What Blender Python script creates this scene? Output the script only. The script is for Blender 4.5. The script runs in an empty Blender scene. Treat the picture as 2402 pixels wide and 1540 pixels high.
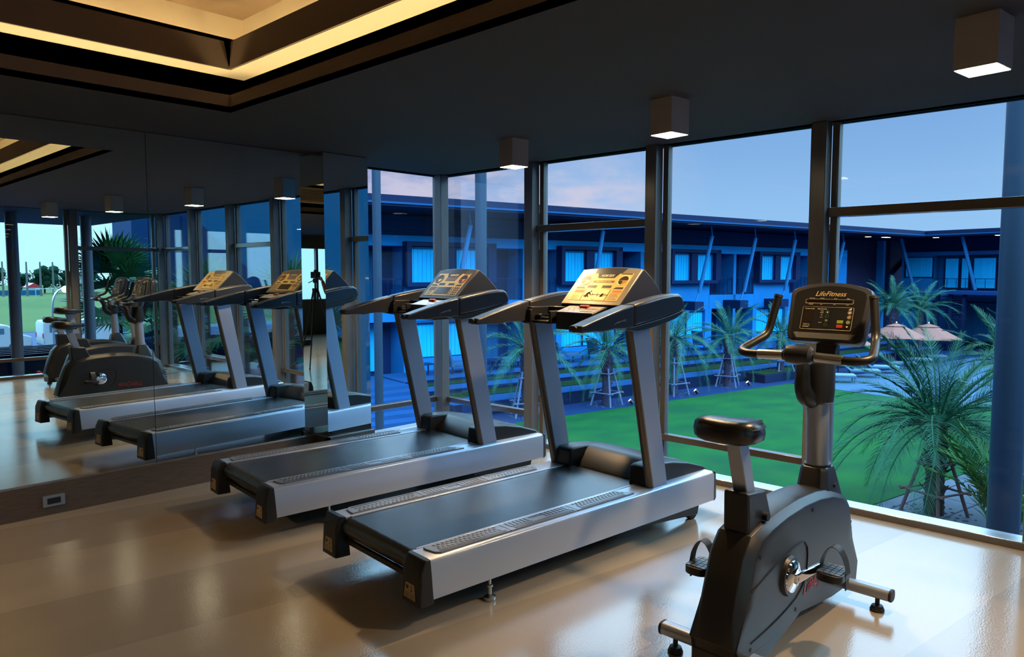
import bpy, bmesh, math, random
from mathutils import Vector, Matrix
random.seed(7)
C = bpy.context.scene.collection
R = math.radians
# ------------------------------------------------------------------ camera
scn = bpy.context.scene
F_PX, W_PX = 1720.0, 2402.0
cd = bpy.data.cameras.new('camera'); cam = bpy.data.objects.new('camera', cd); C.objects.link(cam)
cd.sensor_width = 36.0; cd.lens = 36.0 * F_PX / W_PX; cd.clip_start = 0.02; cd.clip_end = 600
PITCH, YAW = R(4.256), R(43.3645)
cam.location = (0, 0, 1.55)
cam.rotation_euler = (math.pi/2 - PITCH, 0, YAW - math.pi/2)
scn.camera = cam
# ------------------------------------------------------------------ view
vs = scn.view_settings
scn.display_settings.display_device = 'sRGB'
vs.view_transform = 'Standard'; vs.look = 'None'; vs.exposure = 0.0; vs.gamma = 1.0; vs.use_curve_mapping = False
cy = scn.cycles
cy.use_denoising = True
try: cy.denoiser = 'OPENIMAGEDENOISE'
except Exception: pass
cy.max_bounces = 10; cy.diffuse_bounces = 4; cy.glossy_bounces = 6; cy.transparent_max_bounces = 24
cy.caustics_reflective = False; cy.caustics_refractive = False; cy.sample_clamp_indirect = 6.0
# ------------------------------------------------------------------ sky
def lin(h):
    h = h.lstrip('#'); o = []
    for i in (0, 2, 4):
        c = int(h[i:i+2], 16)/255
        o.append(c/12.92 if c <= .04045 else ((c+.055)/1.055)**2.4)
    return tuple(o)
world = bpy.data.worlds.new('dusk_sky'); scn.world = world; world.use_nodes = True
nt = world.node_tree; nt.nodes.clear()
def N(t, **k):
    n = nt.nodes.new(t)
    for a, b in k.items(): setattr(n, a, b)
    return n
L = lambda a, b: nt.links.new(a, b)
tc = N('ShaderNodeTexCoord'); sep = N('ShaderNodeSeparateXYZ'); L(tc.outputs['Generated'], sep.inputs[0])
def mathn(op, a, b=None, c=None, clamp=False):
    n = N('ShaderNodeMath', operation=op); n.use_clamp = clamp
    for i, v in enumerate((a, b, c)):
        if v is None: continue
        if isinstance(v, (int, float)): n.inputs[i].default_value = v
        else: L(v, n.inputs[i])
    return n.outputs[0]
def smooth(v, a, b):
    n = N('ShaderNodeMapRange', interpolation_type='SMOOTHSTEP'); n.clamp = True
    L(v, n.inputs[0]); n.inputs[1].default_value = a; n.inputs[2].default_value = b
    return n.outputs[0]
def mixc(f, a, b):
    n = N('ShaderNodeMix', data_type='RGBA')
    (L(f, n.inputs[0]) if not isinstance(f, (int, float)) else setattr(n.inputs[0], 'default_value', f))
    for s, v in ((n.inputs[6], a), (n.inputs[7], b)):
        if isinstance(v, tuple): s.default_value = (*v, 1)
        else: L(v, s)
    return n.outputs[2]
def dotn(v):
    n = N('ShaderNodeVectorMath', operation='DOT_PRODUCT'); L(tc.outputs['Generated'], n.inputs[0]); n.inputs[1].default_value = Vector(v).normalized()
    return n.outputs['Value']
elev = sep.outputs[2]
low = mixc(smooth(elev, .03, .22), (.34, .60, .93), (.22, .43, .78))
low = mixc(smooth(dotn((.45, .89, 0)), .90, 1.0), low, (.15, .25, .56))
mp = N('ShaderNodeMapping'); mp.inputs['Scale'].default_value = (5, 5, 15); L(tc.outputs['Generated'], mp.inputs[0])
nz = N('ShaderNodeTexNoise'); nz.inputs['Scale'].default_value = 1.6; nz.inputs['Detail'].default_value = 8; nz.inputs['Roughness'].default_value = .58
L(mp.outputs[0], nz.inputs[0])
cl = smooth(nz.outputs[0], .42, .66)
near = mathn('MULTIPLY', smooth(dotn((.70, .70, .10)), .955, .995), mathn('SUBTRACT', 1.0, smooth(elev, .13, .19)))
low = mixc(mathn('MULTIPLY', near, mathn('MULTIPLY_ADD', cl, .65, .22)), low, (.72, .66, .80))
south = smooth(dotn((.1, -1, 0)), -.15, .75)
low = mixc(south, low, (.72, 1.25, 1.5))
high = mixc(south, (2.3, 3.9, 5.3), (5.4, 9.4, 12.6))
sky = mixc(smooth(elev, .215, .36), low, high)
sky = mixc(smooth(elev, -.15, -.01), (.03, .06, .09), sky)
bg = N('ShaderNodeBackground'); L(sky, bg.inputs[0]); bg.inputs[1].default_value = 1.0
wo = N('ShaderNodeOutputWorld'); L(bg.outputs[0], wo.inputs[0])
world.cycles.sampling_method = 'AUTOMATIC'

# ------------------------------------------------------------------ materials
MATS = {}
def mat(name, col, rough=.5, metal=0.0, spec=.5, bump=None, var=None, emit=None, coat=0.0, coat_rough=.1):
    """procedural material; bump=(scale, strength), var=(scale, second colour, stretch)"""
    if name in MATS: return MATS[name]
    m = bpy.data.materials.new(name); m.use_nodes = True; t = m.node_tree
    b = t.nodes['Principled BSDF']
    if isinstance(col, str): col = lin(col)
    b.inputs['Base Color'].default_value = (*col, 1); b.inputs['Roughness'].default_value = rough
    b.inputs['Metallic'].default_value = metal; b.inputs['Specular IOR Level'].default_value = spec
    b.inputs['Coat Weight'].default_value = coat; b.inputs['Coat Roughness'].default_value = coat_rough
    if var or bump:
        co = t.nodes.new('ShaderNodeTexCoord'); mapn = t.nodes.new('ShaderNodeMapping'); t.links.new(co.outputs['Object'], mapn.inputs[0])
    if var:
        sc, c2, st = var
        if isinstance(c2, str): c2 = lin(c2)
        mapn.inputs['Scale'].default_value = st
        n = t.nodes.new('ShaderNodeTexNoise'); n.inputs['Scale'].default_value = sc; n.inputs['Detail'].default_value = 5
        t.links.new(mapn.outputs[0], n.inputs[0])
        r = t.nodes.new('ShaderNodeMapRange'); r.inputs[1].default_value = .35; r.inputs[2].default_value = .65; t.links.new(n.outputs[0], r.inputs[0])
        mx = t.nodes.new('ShaderNodeMix'); mx.data_type = 'RGBA'; t.links.new(r.outputs[0], mx.inputs[0])
        mx.inputs[6].default_value = (*col, 1); mx.inputs[7].default_value = (*c2, 1)
        t.links.new(mx.outputs[2], b.inputs['Base Color'])
    if bump:
        n = t.nodes.new('ShaderNodeTexNoise'); n.inputs['Scale'].default_value = bump[0]; n.inputs['Detail'].default_value = 3
        t.links.new(co.outputs['Object'], n.inputs[0])
        bp = t.nodes.new('ShaderNodeBump'); bp.inputs['Strength'].default_value = bump[1]; bp.inputs['Distance'].default_value = .01
        t.links.new(n.outputs[0], bp.inputs['Height']); t.links.new(bp.outputs[0], b.inputs['Normal'])
    if emit:
        b.inputs['Emission Color'].default_value = (*emit[0], 1); b.inputs['Emission Strength'].default_value = emit[1]
    MATS[name] = m
    return m
def glass_mat(name, tint, refl=1.0):
    m = bpy.data.materials.new(name); m.use_nodes = True; t = m.node_tree; t.nodes.clear()
    tr = t.nodes.new('ShaderNodeBsdfTransparent'); tr.inputs[0].default_value = (*tint, 1)
    gl = t.nodes.new('ShaderNodeBsdfGlossy'); gl.inputs['Roughness'].default_value = .0; gl.inputs[0].default_value = (.9, .95, 1, 1)
    fr = t.nodes.new('ShaderNodeFresnel'); fr.inputs[0].default_value = 1.32
    mu = t.nodes.new('ShaderNodeMath'); mu.operation = 'MULTIPLY'; mu.inputs[1].default_value = refl; t.links.new(fr.outputs[0], mu.inputs[0])
    mx = t.nodes.new('ShaderNodeMixShader'); t.links.new(mu.outputs[0], mx.inputs[0]); t.links.new(tr.outputs[0], mx.inputs[1]); t.links.new(gl.outputs[0], mx.inputs[2])
    o = t.nodes.new('ShaderNodeOutputMaterial'); t.links.new(mx.outputs[0], o.inputs[0])
    return m
GLASS = glass_mat('window_glass', (.95, .975, .99), .55)
MIRROR = mat('mirror_silver', (.80, .90, .91), 0.0, 1.0)
M_CEIL = mat('ceiling_dark_grey', (.050, .050, .052), .8)
M_FASCIA = mat('cove_brown_paint', (.16, .12, .09), .7)
M_COVE = mat('cove_cream_paint', (.80, .72, .56), .8)
M_WALL = mat('wall_grey', (.12, .11, .10), .7)
M_WOOD = mat('baseboard_walnut', (.085, .060, .047), .45, var=(3, (.14, .10, .078), (3, 3, 90)))
M_COL = mat('mullion_grey', (.17, .165, .16), .32, .25, var=(12, (.14, .135, .13), (1, 1, .2)))
M_SILL = mat('sill_aluminium', (.60, .62, .64), .20, .85)
M_RAIL = mat('rail_grey', (.060, .048, .042), .22, 0.0, 1.0, coat=.8, coat_rough=.08)
M_SILVER = mat('silver_paint', (.47, .53, .66), .33, .45, bump=(300, .03))
M_POST = mat('satin_aluminium', (.36, .41, .52), .38, .6)
M_STEEL = mat('brushed_steel', (.55, .55, .55), .28, 1.0)
M_CHROME = mat('chrome', (.85, .85, .87), .06, 1.0)
M_BLACK = mat('black_plastic', (.007, .007, .008), .40, bump=(500, .05))
M_DARK = mat('charcoal_plastic', (.012, .0125, .015), .40, bump=(400, .05))
M_GREYP = mat('grey_plastic', (.026, .028, .038), .30, .0, bump=(400, .04))
M_RUBBER = mat('black_rubber', (.010, .010, .010), .6)
M_BELT = mat('belt_black', (.010, .010, .012), .27, spec=.9, bump=(900, .10), var=(6, (.020, .020, .023), (.4, 14, 1)))
M_PAD = mat('tread_pad_grey', (.27, .28, .30), .34, .4)
M_BEZEL_LIT = mat('bezel_warm_lit', (.34, .30, .24), .32, .7, bump=(700, .08))  # lighter copy of the bezel plastic, warm lamp reflection put into its colour
M_BEZEL2 = mat('bezel_dark', (.05, .043, .036), .35, .3, bump=(700, .08))
M_GOLD = mat('panel_gold', (.62, .44, .16), .38, .5)
M_GOLDL = mat('panel_gold_light', (.78, .60, .27), .38, .4)
M_INK = mat('panel_ink', (.018, .012, .008), .4)
M_BROWN = mat('panel_brown', (.12, .055, .02), .4)
M_ORANGE = mat('panel_orange', (.60, .12, .02), .4)
M_WHITE = mat('print_white', (.80, .76, .66), .5)
M_LINE = mat('print_line', (.45, .36, .24), .5)
M_RED = mat('button_red', (.45, .035, .02), .35)
M_REDP = mat('logo_red', (.35, .02, .03), .4)
M_GREEN = mat('button_green', (.22, .30, .04), .35)
M_VINYL = mat('seat_vinyl', (.012, .012, .014), .30, bump=(250, .08))
M_LABEL = mat('sticker_cream', (.45, .33, .17), .5)
M_LAMP = mat('lamp_body', (.42, .41, .40), .5)
M_EMIT = mat('lamp_lens', (1, .9, .75), .4, emit=((1.0, .80, .52), 25.0))
M_STRIP = mat('led_strip', (1, .9, .7), .4, emit=((1.0, .72, .34), 32.0))

# ------------------------------------------------------------------ mesh helpers
class MB:
    def __init__(s, M=None): s.bm = bmesh.new(); s.M = M or Matrix()
    def _add(s, co, faces):
        v = [s.bm.verts.new(s.M @ Vector(c)) for c in co]
        for f in faces:
            try: s.bm.faces.new([v[i] for i in f])
            except ValueError: pass
        return v
    def box(s, a, b):
        (x0, y0, z0), (x1, y1, z1) = a, b
        s._add([(x0,y0,z0),(x1,y0,z0),(x1,y1,z0),(x0,y1,z0),(x0,y0,z1),(x1,y0,z1),(x1,y1,z1),(x0,y1,z1)],
               [(0,3,2,1),(4,5,6,7),(0,1,5,4),(1,2,6,5),(2,3,7,6),(3,0,4,7)]); return s
    def hexa(s, bot, top):
        s._add(list(bot)+list(top), [(3,2,1,0),(4,5,6,7),(0,1,5,4),(1,2,6,5),(2,3,7,6),(3,0,4,7)]); return s
    def prism(s, poly, a, b, ax='y'):
        f = {'y': lambda p, w: (p[0], w, p[1]), 'x': lambda p, w: (w, p[0], p[1]), 'z': lambda p, w: (p[0], p[1], w)}[ax]
        n = len(poly)
        s._add([f(p, a) for p in poly]+[f(p, b) for p in poly],
               [tuple(range(n))[::-1], tuple(range(n, 2*n))]+[(i, (i+1) % n, (i+1) % n+n, i+n) for i in range(n)]); return s
    def loft(s, rings, cap=True):
        n = len(rings[0]); co = [c for r in rings for c in r]; fs = []
        for k in range(len(rings)-1):
            for i in range(n): fs.append((k*n+i, k*n+(i+1) % n, (k+1)*n+(i+1) % n, (k+1)*n+i))
        if cap: fs += [tuple(range(n))[::-1], tuple(range((len(rings)-1)*n, len(rings)*n))]
        s._add(co, fs); return s
    def tube(s, path, r, n=10, cap=True):
        path = [Vector(p) for p in path]; rs = r if isinstance(r, (list, tuple)) else [r]*len(path)
        rings = []; up = None
        for i, p in enumerate(path):
            t = (path[min(i+1, len(path)-1)]-path[max(i-1, 0)]).normalized()
            if up is None: up = t.orthogonal().normalized()
            up = (up-t*up.dot(t)).normalized(); w = t.cross(up)
            rings.append([p+(up*math.cos(2*math.pi*k/n)+w*math.sin(2*math.pi*k/n))*rs[i] for k in range(n)])
        return s.loft(rings, cap)
    def cyl(s, a, b, r, n=16): return s.tube([a, b], r, n)
    def lathe(s, prof, n=20, o=(0,0,0)):
        rings = [[(o[0]+r*math.cos(2*math.pi*k/n), o[1]+r*math.sin(2*math.pi*k/n), o[2]+z) for k in range(n)] for r, z in prof]
        return s.loft(rings)
    def ball(s, c, r, n=12, sc=(1,1,1)):
        m = n//2
        return s.loft([[(c[0]+sc[0]*r*math.sin(math.pi*(j+.02)/(m+.04))*math.cos(2*math.pi*k/n), c[1]+sc[1]*r*math.sin(math.pi*(j+.02)/(m+.04))*math.sin(2*math.pi*k/n),
                        c[2]-sc[2]*r*math.cos(math.pi*(j+.02)/(m+.04))) for k in range(n)] for j in range(m+1)])
    def quad(s, *p): s._add(p, [tuple(range(len(p)))]); return s
    def ob(s, name, m, parent=None, bevel=0, smooth=35, seg=2):
        bmesh.ops.recalc_face_normals(s.bm, faces=s.bm.faces)
        me = bpy.data.meshes.new(name); s.bm.to_mesh(me); s.bm.free()
        return link(name, me, m, parent, bevel, smooth, seg)
def link(name, me, m, parent=None, bevel=0, smooth=35, seg=2):
    if m: me.materials.append(m)
    o = bpy.data.objects.new(name, me); C.objects.link(o)
    if parent: o.parent = parent
    if smooth:
        me.polygons.foreach_set('use_smooth', [True]*len(me.polygons))
        me.set_sharp_from_angle(angle=R(smooth))
    if bevel:
        b = o.modifiers.new('edge', 'BEVEL'); b.width = bevel; b.segments = seg; b.limit_method = 'ANGLE'; b.angle_limit = R(30)
        b.harden_normals = False
    return o
def empty(name, loc=(0,0,0), rz=0, parent=None):
    o = bpy.data.objects.new(name, None); C.objects.link(o); o.location = loc; o.rotation_euler = (0, 0, rz); o.empty_display_size = .1
    if parent: o.parent = parent
    return o
def tag(o, label, cat, group=None, kind=None):
    o['label'] = label; o['category'] = cat
    if group: o['group'] = group
    if kind: o['kind'] = kind
    return o
def struct(o, label=None):
    o['kind'] = 'structure'
    if label: o['label'] = label
    return o
def copy_tree(o, parent=None):
    c = o.copy(); C.objects.link(c); c.parent = parent
    for ch in list(o.children): copy_tree(ch, c)
    return c
def rrect(w, h, r, n=4, cx=0, cyy=0):
    out = []
    for qx, qy, a0 in ((w/2-r, h/2-r, 0), (-w/2+r, h/2-r, 90), (-w/2+r, -h/2+r, 180), (w/2-r, -h/2+r, 270)):
        for k in range(n+1):
            a = R(a0+90*k/n); out.append((cx+qx+r*math.cos(a), cyy+qy+r*math.sin(a)))
    return out
def bez(p0, p1, p2, n=8):
    p0, p1, p2 = Vector(p0), Vector(p1), Vector(p2)
    return [p0*(1-t)**2+p1*2*t*(1-t)+p2*t*t for t in (k/n for k in range(n+1))]
def text(body, size, m, M, parent, name='lettering', depth=.0008, shear=0.0, align='CENTER'):
    """lettering as thin solid mesh; M maps the text plane (x right, y up, z out) into the parent's space"""
    cu = bpy.data.curves.new('t', 'FONT'); cu.body = body; cu.size = size; cu.extrude = depth; cu.align_x = align; cu.shear = shear
    cu.resolution_u = 3
    to = bpy.data.objects.new('t', cu); C.objects.link(to)
    dg = bpy.context.evaluated_depsgraph_get(); me = bpy.data.meshes.new_from_object(to.evaluated_get(dg))
    bpy.data.objects.remove(to); bpy.data.curves.remove(cu)
    me.transform(M); me.name = name; me.materials.clear()
    return link(name, me, m, parent, smooth=0)
def text_mesh(mb, body, size, depth=.0008, shear=0.0, align='CENTER', at=(0, 0)):
    cu = bpy.data.curves.new('t', 'FONT'); cu.body = body; cu.size = size; cu.extrude = depth; cu.align_x = align; cu.shear = shear; cu.resolution_u = 2
    to = bpy.data.objects.new('t', cu); C.objects.link(to)
    dg = bpy.context.evaluated_depsgraph_get(); me = bpy.data.meshes.new_from_object(to.evaluated_get(dg))
    bpy.data.objects.remove(to); bpy.data.curves.remove(cu)
    me.transform(mb.M @ Matrix.Translation((at[0], at[1], 0))); mb.bm.from_mesh(me); bpy.data.meshes.remove(me)
def frame(o, x, y):
    """matrix of a plane with origin o, x axis and y axis"""
    o, x, y = Vector(o), Vector(x).normalized(), Vector(y).normalized(); z = x.cross(y).normalized(); y = z.cross(x)
    return Matrix(((x.x, y.x, z.x, o.x), (x.y, y.y, z.y, o.y), (x.z, y.z, z.z, o.z), (0, 0, 0, 1)))

# ------------------------------------------------------------------ room
H, XG, YN, YS = 2.527, 4.893, 5.60, -1.95
# floor: poured resin in two faint tones, glossy with a fine orange-peel
mf = bpy.data.materials.new('resin_floor'); mf.use_nodes = True; t = mf.node_tree; b = t.nodes['Principled BSDF']
co = t.nodes.new('ShaderNodeTexCoord')
mpn = t.nodes.new('ShaderNodeMapping'); mpn.inputs['Scale'].default_value = (.35, 2.2, 1); mpn.inputs['Rotation'].default_value = (0, 0, R(8)); t.links.new(co.outputs['Object'], mpn.inputs[0])
n1 = t.nodes.new('ShaderNodeTexNoise'); n1.inputs['Scale'].default_value = 2.2; n1.inputs['Detail'].default_value = 6; t.links.new(mpn.outputs[0], n1.inputs[0])
mx = t.nodes.new('ShaderNodeMix'); mx.data_type = 'RGBA'; t.links.new(n1.outputs[0], mx.inputs[0])
mx.inputs[6].default_value = (.30, .25, .195, 1); mx.inputs[7].default_value = (.36, .305, .24, 1)
# parallel bands across the floor, every other one a little darker
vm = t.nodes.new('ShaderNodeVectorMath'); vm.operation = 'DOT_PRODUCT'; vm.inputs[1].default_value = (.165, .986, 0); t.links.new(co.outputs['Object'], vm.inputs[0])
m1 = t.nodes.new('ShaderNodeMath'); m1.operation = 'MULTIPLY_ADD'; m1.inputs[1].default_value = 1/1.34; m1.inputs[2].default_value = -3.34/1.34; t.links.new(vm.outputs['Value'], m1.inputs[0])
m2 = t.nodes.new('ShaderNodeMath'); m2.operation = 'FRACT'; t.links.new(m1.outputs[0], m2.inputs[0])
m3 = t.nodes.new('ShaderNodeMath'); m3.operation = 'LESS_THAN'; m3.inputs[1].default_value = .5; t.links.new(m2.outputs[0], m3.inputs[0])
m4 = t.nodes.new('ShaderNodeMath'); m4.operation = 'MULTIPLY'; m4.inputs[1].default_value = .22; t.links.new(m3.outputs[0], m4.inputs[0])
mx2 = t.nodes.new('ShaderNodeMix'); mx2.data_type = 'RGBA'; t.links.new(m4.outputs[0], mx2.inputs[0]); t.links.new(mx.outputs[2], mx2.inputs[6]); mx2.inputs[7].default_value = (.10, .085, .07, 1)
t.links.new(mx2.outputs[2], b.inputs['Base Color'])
mr = t.nodes.new('ShaderNodeMapRange'); mr.inputs[3].default_value = .09; mr.inputs[4].default_value = .19; t.links.new(n1.outputs[0], mr.inputs[0]); t.links.new(mr.outputs[0], b.inputs['Roughness'])
n2 = t.nodes.new('ShaderNodeTexNoise'); n2.inputs['Scale'].default_value = 120; n2.inputs['Detail'].default_value = 2; t.links.new(co.outputs['Object'], n2.inputs[0])
n3 = t.nodes.new('ShaderNodeTexNoise'); n3.inputs['Scale'].default_value = 5; n3.inputs['Detail'].default_value = 3; t.links.new(mpn.outputs[0], n3.inputs[0])
ad = t.nodes.new('ShaderNodeMath'); ad.operation = 'MULTIPLY_ADD'; ad.inputs[1].default_value = 1.2; t.links.new(n3.outputs[0], ad.inputs[0]); t.links.new(n2.outputs[0], ad.inputs[2])
bp = t.nodes.new('ShaderNodeBump'); bp.inputs['Strength'].default_value = .25; bp.inputs['Distance'].default_value = .0016; t.links.new(ad.outputs[0], bp.inputs['Height']); t.links.new(bp.outputs[0], b.inputs['Normal'])
b.inputs['Specular IOR Level'].default_value = 1.0
XW, YB = -7.0, -6.0          # far (unseen) ends of the gym behind the camera
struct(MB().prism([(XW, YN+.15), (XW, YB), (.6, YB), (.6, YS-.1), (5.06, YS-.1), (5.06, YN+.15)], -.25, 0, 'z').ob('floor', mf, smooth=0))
# ceiling with a rectangular recess: lower lip, cove ledge, upper tray
RX0, RX1, RY0, RY1 = -3.2, 2.13, .06, 4.368
def ring(mb, o, i, z0, z1):
    (ox0, ox1, oy0, oy1), (ix0, ix1, iy0, iy1) = o, i
    mb.box((ox0, oy0, z0), (ox1, iy0, z1)); mb.box((ox0, iy1, z0), (ox1, oy1, z1)); mb.box((ox0, iy0, z0), (ix0, iy1, z1)); mb.box((ix1, iy0, z0), (ox1, iy1, z1))
outer = (XW, 5.05, YB, YN+.15); lip = (RX0, RX1, RY0, RY1); g = .185
cove = (RX0-g, RX1+g, RY0-g, RY1+g)
mb = MB(); ring(mb, outer, lip, H, H+.035); ring(mb, outer, cove, H+.06, H+.5)
struct(mb.ob('ceiling', M_CEIL, smooth=0))
mb = MB(); e = .02
ring(mb, (RX0-e, RX1+e, RY0-e, RY1+e), lip, H+.0005, 2.632)
struct(mb.ob('trim_1', M_FASCIA, smooth=0))
mb = MB()                                       # cream cove: back wall, its soffit, upper ledge wall
ring(mb, (cove[0]-.02, cove[1]+.02, cove[2]-.02, cove[3]+.02), cove, H+.036, 2.80)
ring(mb, (cove[0]-.02, cove[1]+.02, cove[2]-.02, cove[3]+.02), (RX0-.015, RX1+.015, RY0-.015, RY1+.015), 2.785, 2.80)
ring(mb, (cove[0]-.02, cove[1]+.02, cove[2]-.02, cove[3]+.02), cove, 2.80, 3.16)
struct(mb.ob('trim_2', M_COVE, smooth=0))
mb = MB()                                       # brown upper fascia boards, open at the mitre
for (a, bx, y) in ((RX0, RX1, RY1), (RX0, RX1, RY0)):
    s = 1 if y == RY1 else -1
    mb.hexa([(a, y, 2.785), (bx, y, 2.785), (bx, y+.012*s, 2.785), (a, y+.012*s, 2.785)], [(a+.03, y, 2.945), (bx-.03, y, 2.945), (bx-.03, y+.012*s, 2.945), (a+.03, y+.012*s, 2.945)])
for x in (RX0, RX1):
    s = 1 if x == RX1 else -1
    mb.hexa([(x, RY0, 2.785), (x+.012*s, RY0, 2.785), (x+.012*s, RY1, 2.785), (x, RY1, 2.785)], [(x, RY0+.03, 2.945), (x+.012*s, RY0+.03, 2.945), (x+.012*s, RY1-.03, 2.945), (x, RY1-.03, 2.945)])
struct(mb.ob('trim_3', M_FASCIA, smooth=0))
struct(MB().box((cove[0]-.02, cove[2]-.02, 3.16), (cove[1]+.02, cove[3]+.02, 3.2)).ob('trim_4', mat('tray_brown', (.30, .22, .15), .8), smooth=0))
# warm strips lying on the two ledges
def strip(name, label, a, bb):
    tag(MB().box(a, bb).ob(name, M_STRIP, smooth=0), label, 'light', 'LED strips hidden on the ceiling cove ledges')
Z1 = H+.036
for k, (z, st, lv) in enumerate(((Z1, .07, 'lower'), (2.801, .05, 'upper'))):
    strip('cove_light_strip', f'warm LED strip on the {lv} cove ledge along the mirror side', (RX0, RY1+st, z), (RX1, RY1+st+.018, z+.012))
    strip('cove_light_strip', f'warm LED strip on the {lv} cove ledge along the courtyard window side', (RX1+st, RY0, z), (RX1+st+.018, RY1, z+.012))
    strip('cove_light_strip', f'warm LED strip on the {lv} cove ledge behind the camera', (RX0, RY0-st-.018, z), (RX1, RY0-st, z+.012))
    strip('cove_light_strip', f'warm LED strip on the {lv} cove ledge at the back of the gym', (RX0-st-.018, RY0, z), (RX0-st, RY1, z+.012))
# air grille on the south face of the recess (seen in the mirror corner)
gr = empty('air_grille', (0, RY0+.013, 2.70)); tag(gr, 'cream perforated air grille in the ceiling recess, seen in the mirror corner', 'grille')
mb = MB(); mb.box((-1.3, 0, 0), (.9, .008, .03)); mb.box((-1.3, 0, .225), (.9, .008, .25))
for k in range(70): mb.box((-1.3+k*.0315, 0, .03), (-1.3+k*.0315+.016, .008, .225))
for k in range(6): mb.box((-1.3, 0, .03+k*.035), (.9, .008, .03+k*.035+.015))
mb.ob('grille_plate', mat('grille_cream', (.75, .62, .38), .6), gr, smooth=0)
MB().box((-1.3, -.008, 0), (.9, -.002, .25)).ob('backing', M_BLACK, gr, smooth=0)

# left wall: walnut base, mirror panels, mirror-clad pier 
PSI = 0.0
lw = lambda x, off=0: 5.372+off+math.tan(PSI)*(x-2.0)
def wallbox(x0, x1, d0, d1, z0, z1):
    return MB().hexa([(x0, lw(x0, d0), z0), (x1, lw(x1, d0), z0), (x1, lw(x1, d1), z0), (x0, lw(x0, d1), z0)],
                     [(x0, lw(x0, d0), z1), (x1, lw(x1, d0), z1), (x1, lw(x1, d1), z1), (x0, lw(x0, d1), z1)])
struct(wallbox(XW, 3.30, .006, .25, 0, H).ob('wall_left', M_WALL, smooth=0))
struct(wallbox(XW, 3.30, -.028, .006, 0, .207).ob('baseboard_left', M_WOOD, smooth=0))
def mirror(mb, label):
    return tag(mb.ob('wall_mirror', MIRROR, smooth=0), label, 'mirror', 'mirrors on the left wall')
mirror(wallbox(XW, 1.998, 0, .006, .207, H-.006), 'large frameless mirror left of the thin vertical seam, reflecting the bikes')
mirror(wallbox(2.002, 3.296, 0, .006, .207, H-.006), 'frameless mirror right of the thin vertical seam, reflecting the treadmill consoles')
PF, PX0, PX1 = 5.205, 3.30, 3.722
struct(MB().box((PX0, PF, 0), (PX1, YN+.15, H)).ob('wall_pier', M_WALL, smooth=0))
mirror(MB().box((PX0-.006, PF-.006, .207), (PX0, lw(3.3), H-.006)), 'narrow mirror strip on the side of the pier, showing the photographer')
mirror(MB().box((PX0-.006, PF-.012, .207), (PX1, PF-.006, H-.006)), 'mirror cladding on the front of the pier beside the glass corner')
mb = MB(); mb.box((PX0-.030, PF-.036, 0), (PX1+.02, PF-.006, .207)); mb.box((PX0-.030, PF-.036, 0), (PX0, lw(3.3)-.03, .207))
struct(mb.ob('baseboard_pier', M_WOOD, smooth=0))
# outlet
out = empty('power_outlet', (1.343, lw(1.343)-.028, .092), PSI); tag(out, 'horizontal metal power outlet with black sockets on the walnut baseboard', 'outlet')
mb = MB(); mb.prism(rrect(.126, .073, .004), -.009, 0, 'y'); mb.ob('face_plate', mat('plate_grey', (.30, .33, .40), .35, .5), out, .002)
MB().box((-.038, -.011, -.019), (.038, -.008, .019)).ob('socket', M_BLACK, out, .001)
mb = MB()
for sx in (-.022, .022):
    for dx, dz in ((-.008, .008), (-.008, -.008), (.007, 0)): mb.cyl((sx+dx, -.0125, dz), (sx+dx, -.0105, dz), .003, 8)
mb.ob('pin_hole', M_RUBBER, out)  # pin holes of the sockets, all in one mesh

# window walls ------------------------------------------------------
YC = [5.545, 4.335, 3.075, 1.81, .545, -.72]           # near faces (min y) of the courtyard-side columns
def column(n, x0, y0, x1, y1):
    mb = MB(); mb.box((x0, y0, 0), (x1, y1, H))
    struct(mb.ob(f'trim_{n}', M_COL, bevel=.004))
tn = 10
for y in YC: column(tn, 4.845, y, 4.945, y+.095); tn += 1
column(tn, 4.845, YS, 4.945, YS+.095); tn += 1
def window(n, kind, axis, a, bb, q, sgn):
    """glazed bay from a to bb along axis ('x' or 'y'), inner face at q, outside towards sgn; kind: 'rail' low rail, 'transom' high transom"""
    def bx(mb, lo, hi, d0, d1, z0, z1):
        e0, e1 = q+sgn*d0, q+sgn*d1
        return mb.box((min(e0, e1), lo, z0), (max(e0, e1), hi, z1)) if axis == 'y' else mb.box((lo, min(e0, e1), z0), (hi, max(e0, e1), z1))
    root = struct(bx(MB(), a, bb, .005, .145, 0, .042).ob(f'window_{n}', M_SILL, bevel=.003))
    bx(MB(), a, bb, -.004, .005, .0, .036).ob('sill_shade_strip', M_RAIL, root, smooth=0)  # dark strip standing in for the shade on the sill's front face
    mb = MB(); bx(mb, a, a+.045, .055, .115, .042, H+.03); bx(mb, bb-.045, bb, .055, .115, .042, H+.03); bx(mb, a, bb, .0, .13, H-.0, H+.03)
    mb.ob('window_frame', M_COL, root, .003)
    bx(MB(), a+.04, bb-.04, .080, .088, .042, H).ob('pane', GLASS, root, smooth=0)
    if kind == 'rail':
        bx(MB(), a, bb, .012, .075, .257, .306).ob('rail', M_RAIL, root, .004)
    else:
        bx(MB(), a, bb, .005, .10, 1.918, 1.978).ob('transom', M_RAIL, root, .004)
wn = 1
ks = ['rail', 'transom', 'rail', 'transom', 'rail', 'transom']
for i in range(6):
    hi = YC[i]+(.13 if i == 0 else 0); lo = (YC[i+1] if i < 5 else YS)+.095
    window(wn, ks[i], 'y', lo, hi, XG, 1); wn += 1
window(wn, 'rail', 'x', PX1+.02, 4.945, YN+.02, 1); wn += 1
XS = [4.845, 3.56, 2.10, 1.22]
for i in range(3):
    window(wn, ('transom', 'rail', 'rail')[i], 'x', XS[i+1]+(.09 if i < 3 else 0), XS[i], YS, -1); wn += 1
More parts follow.
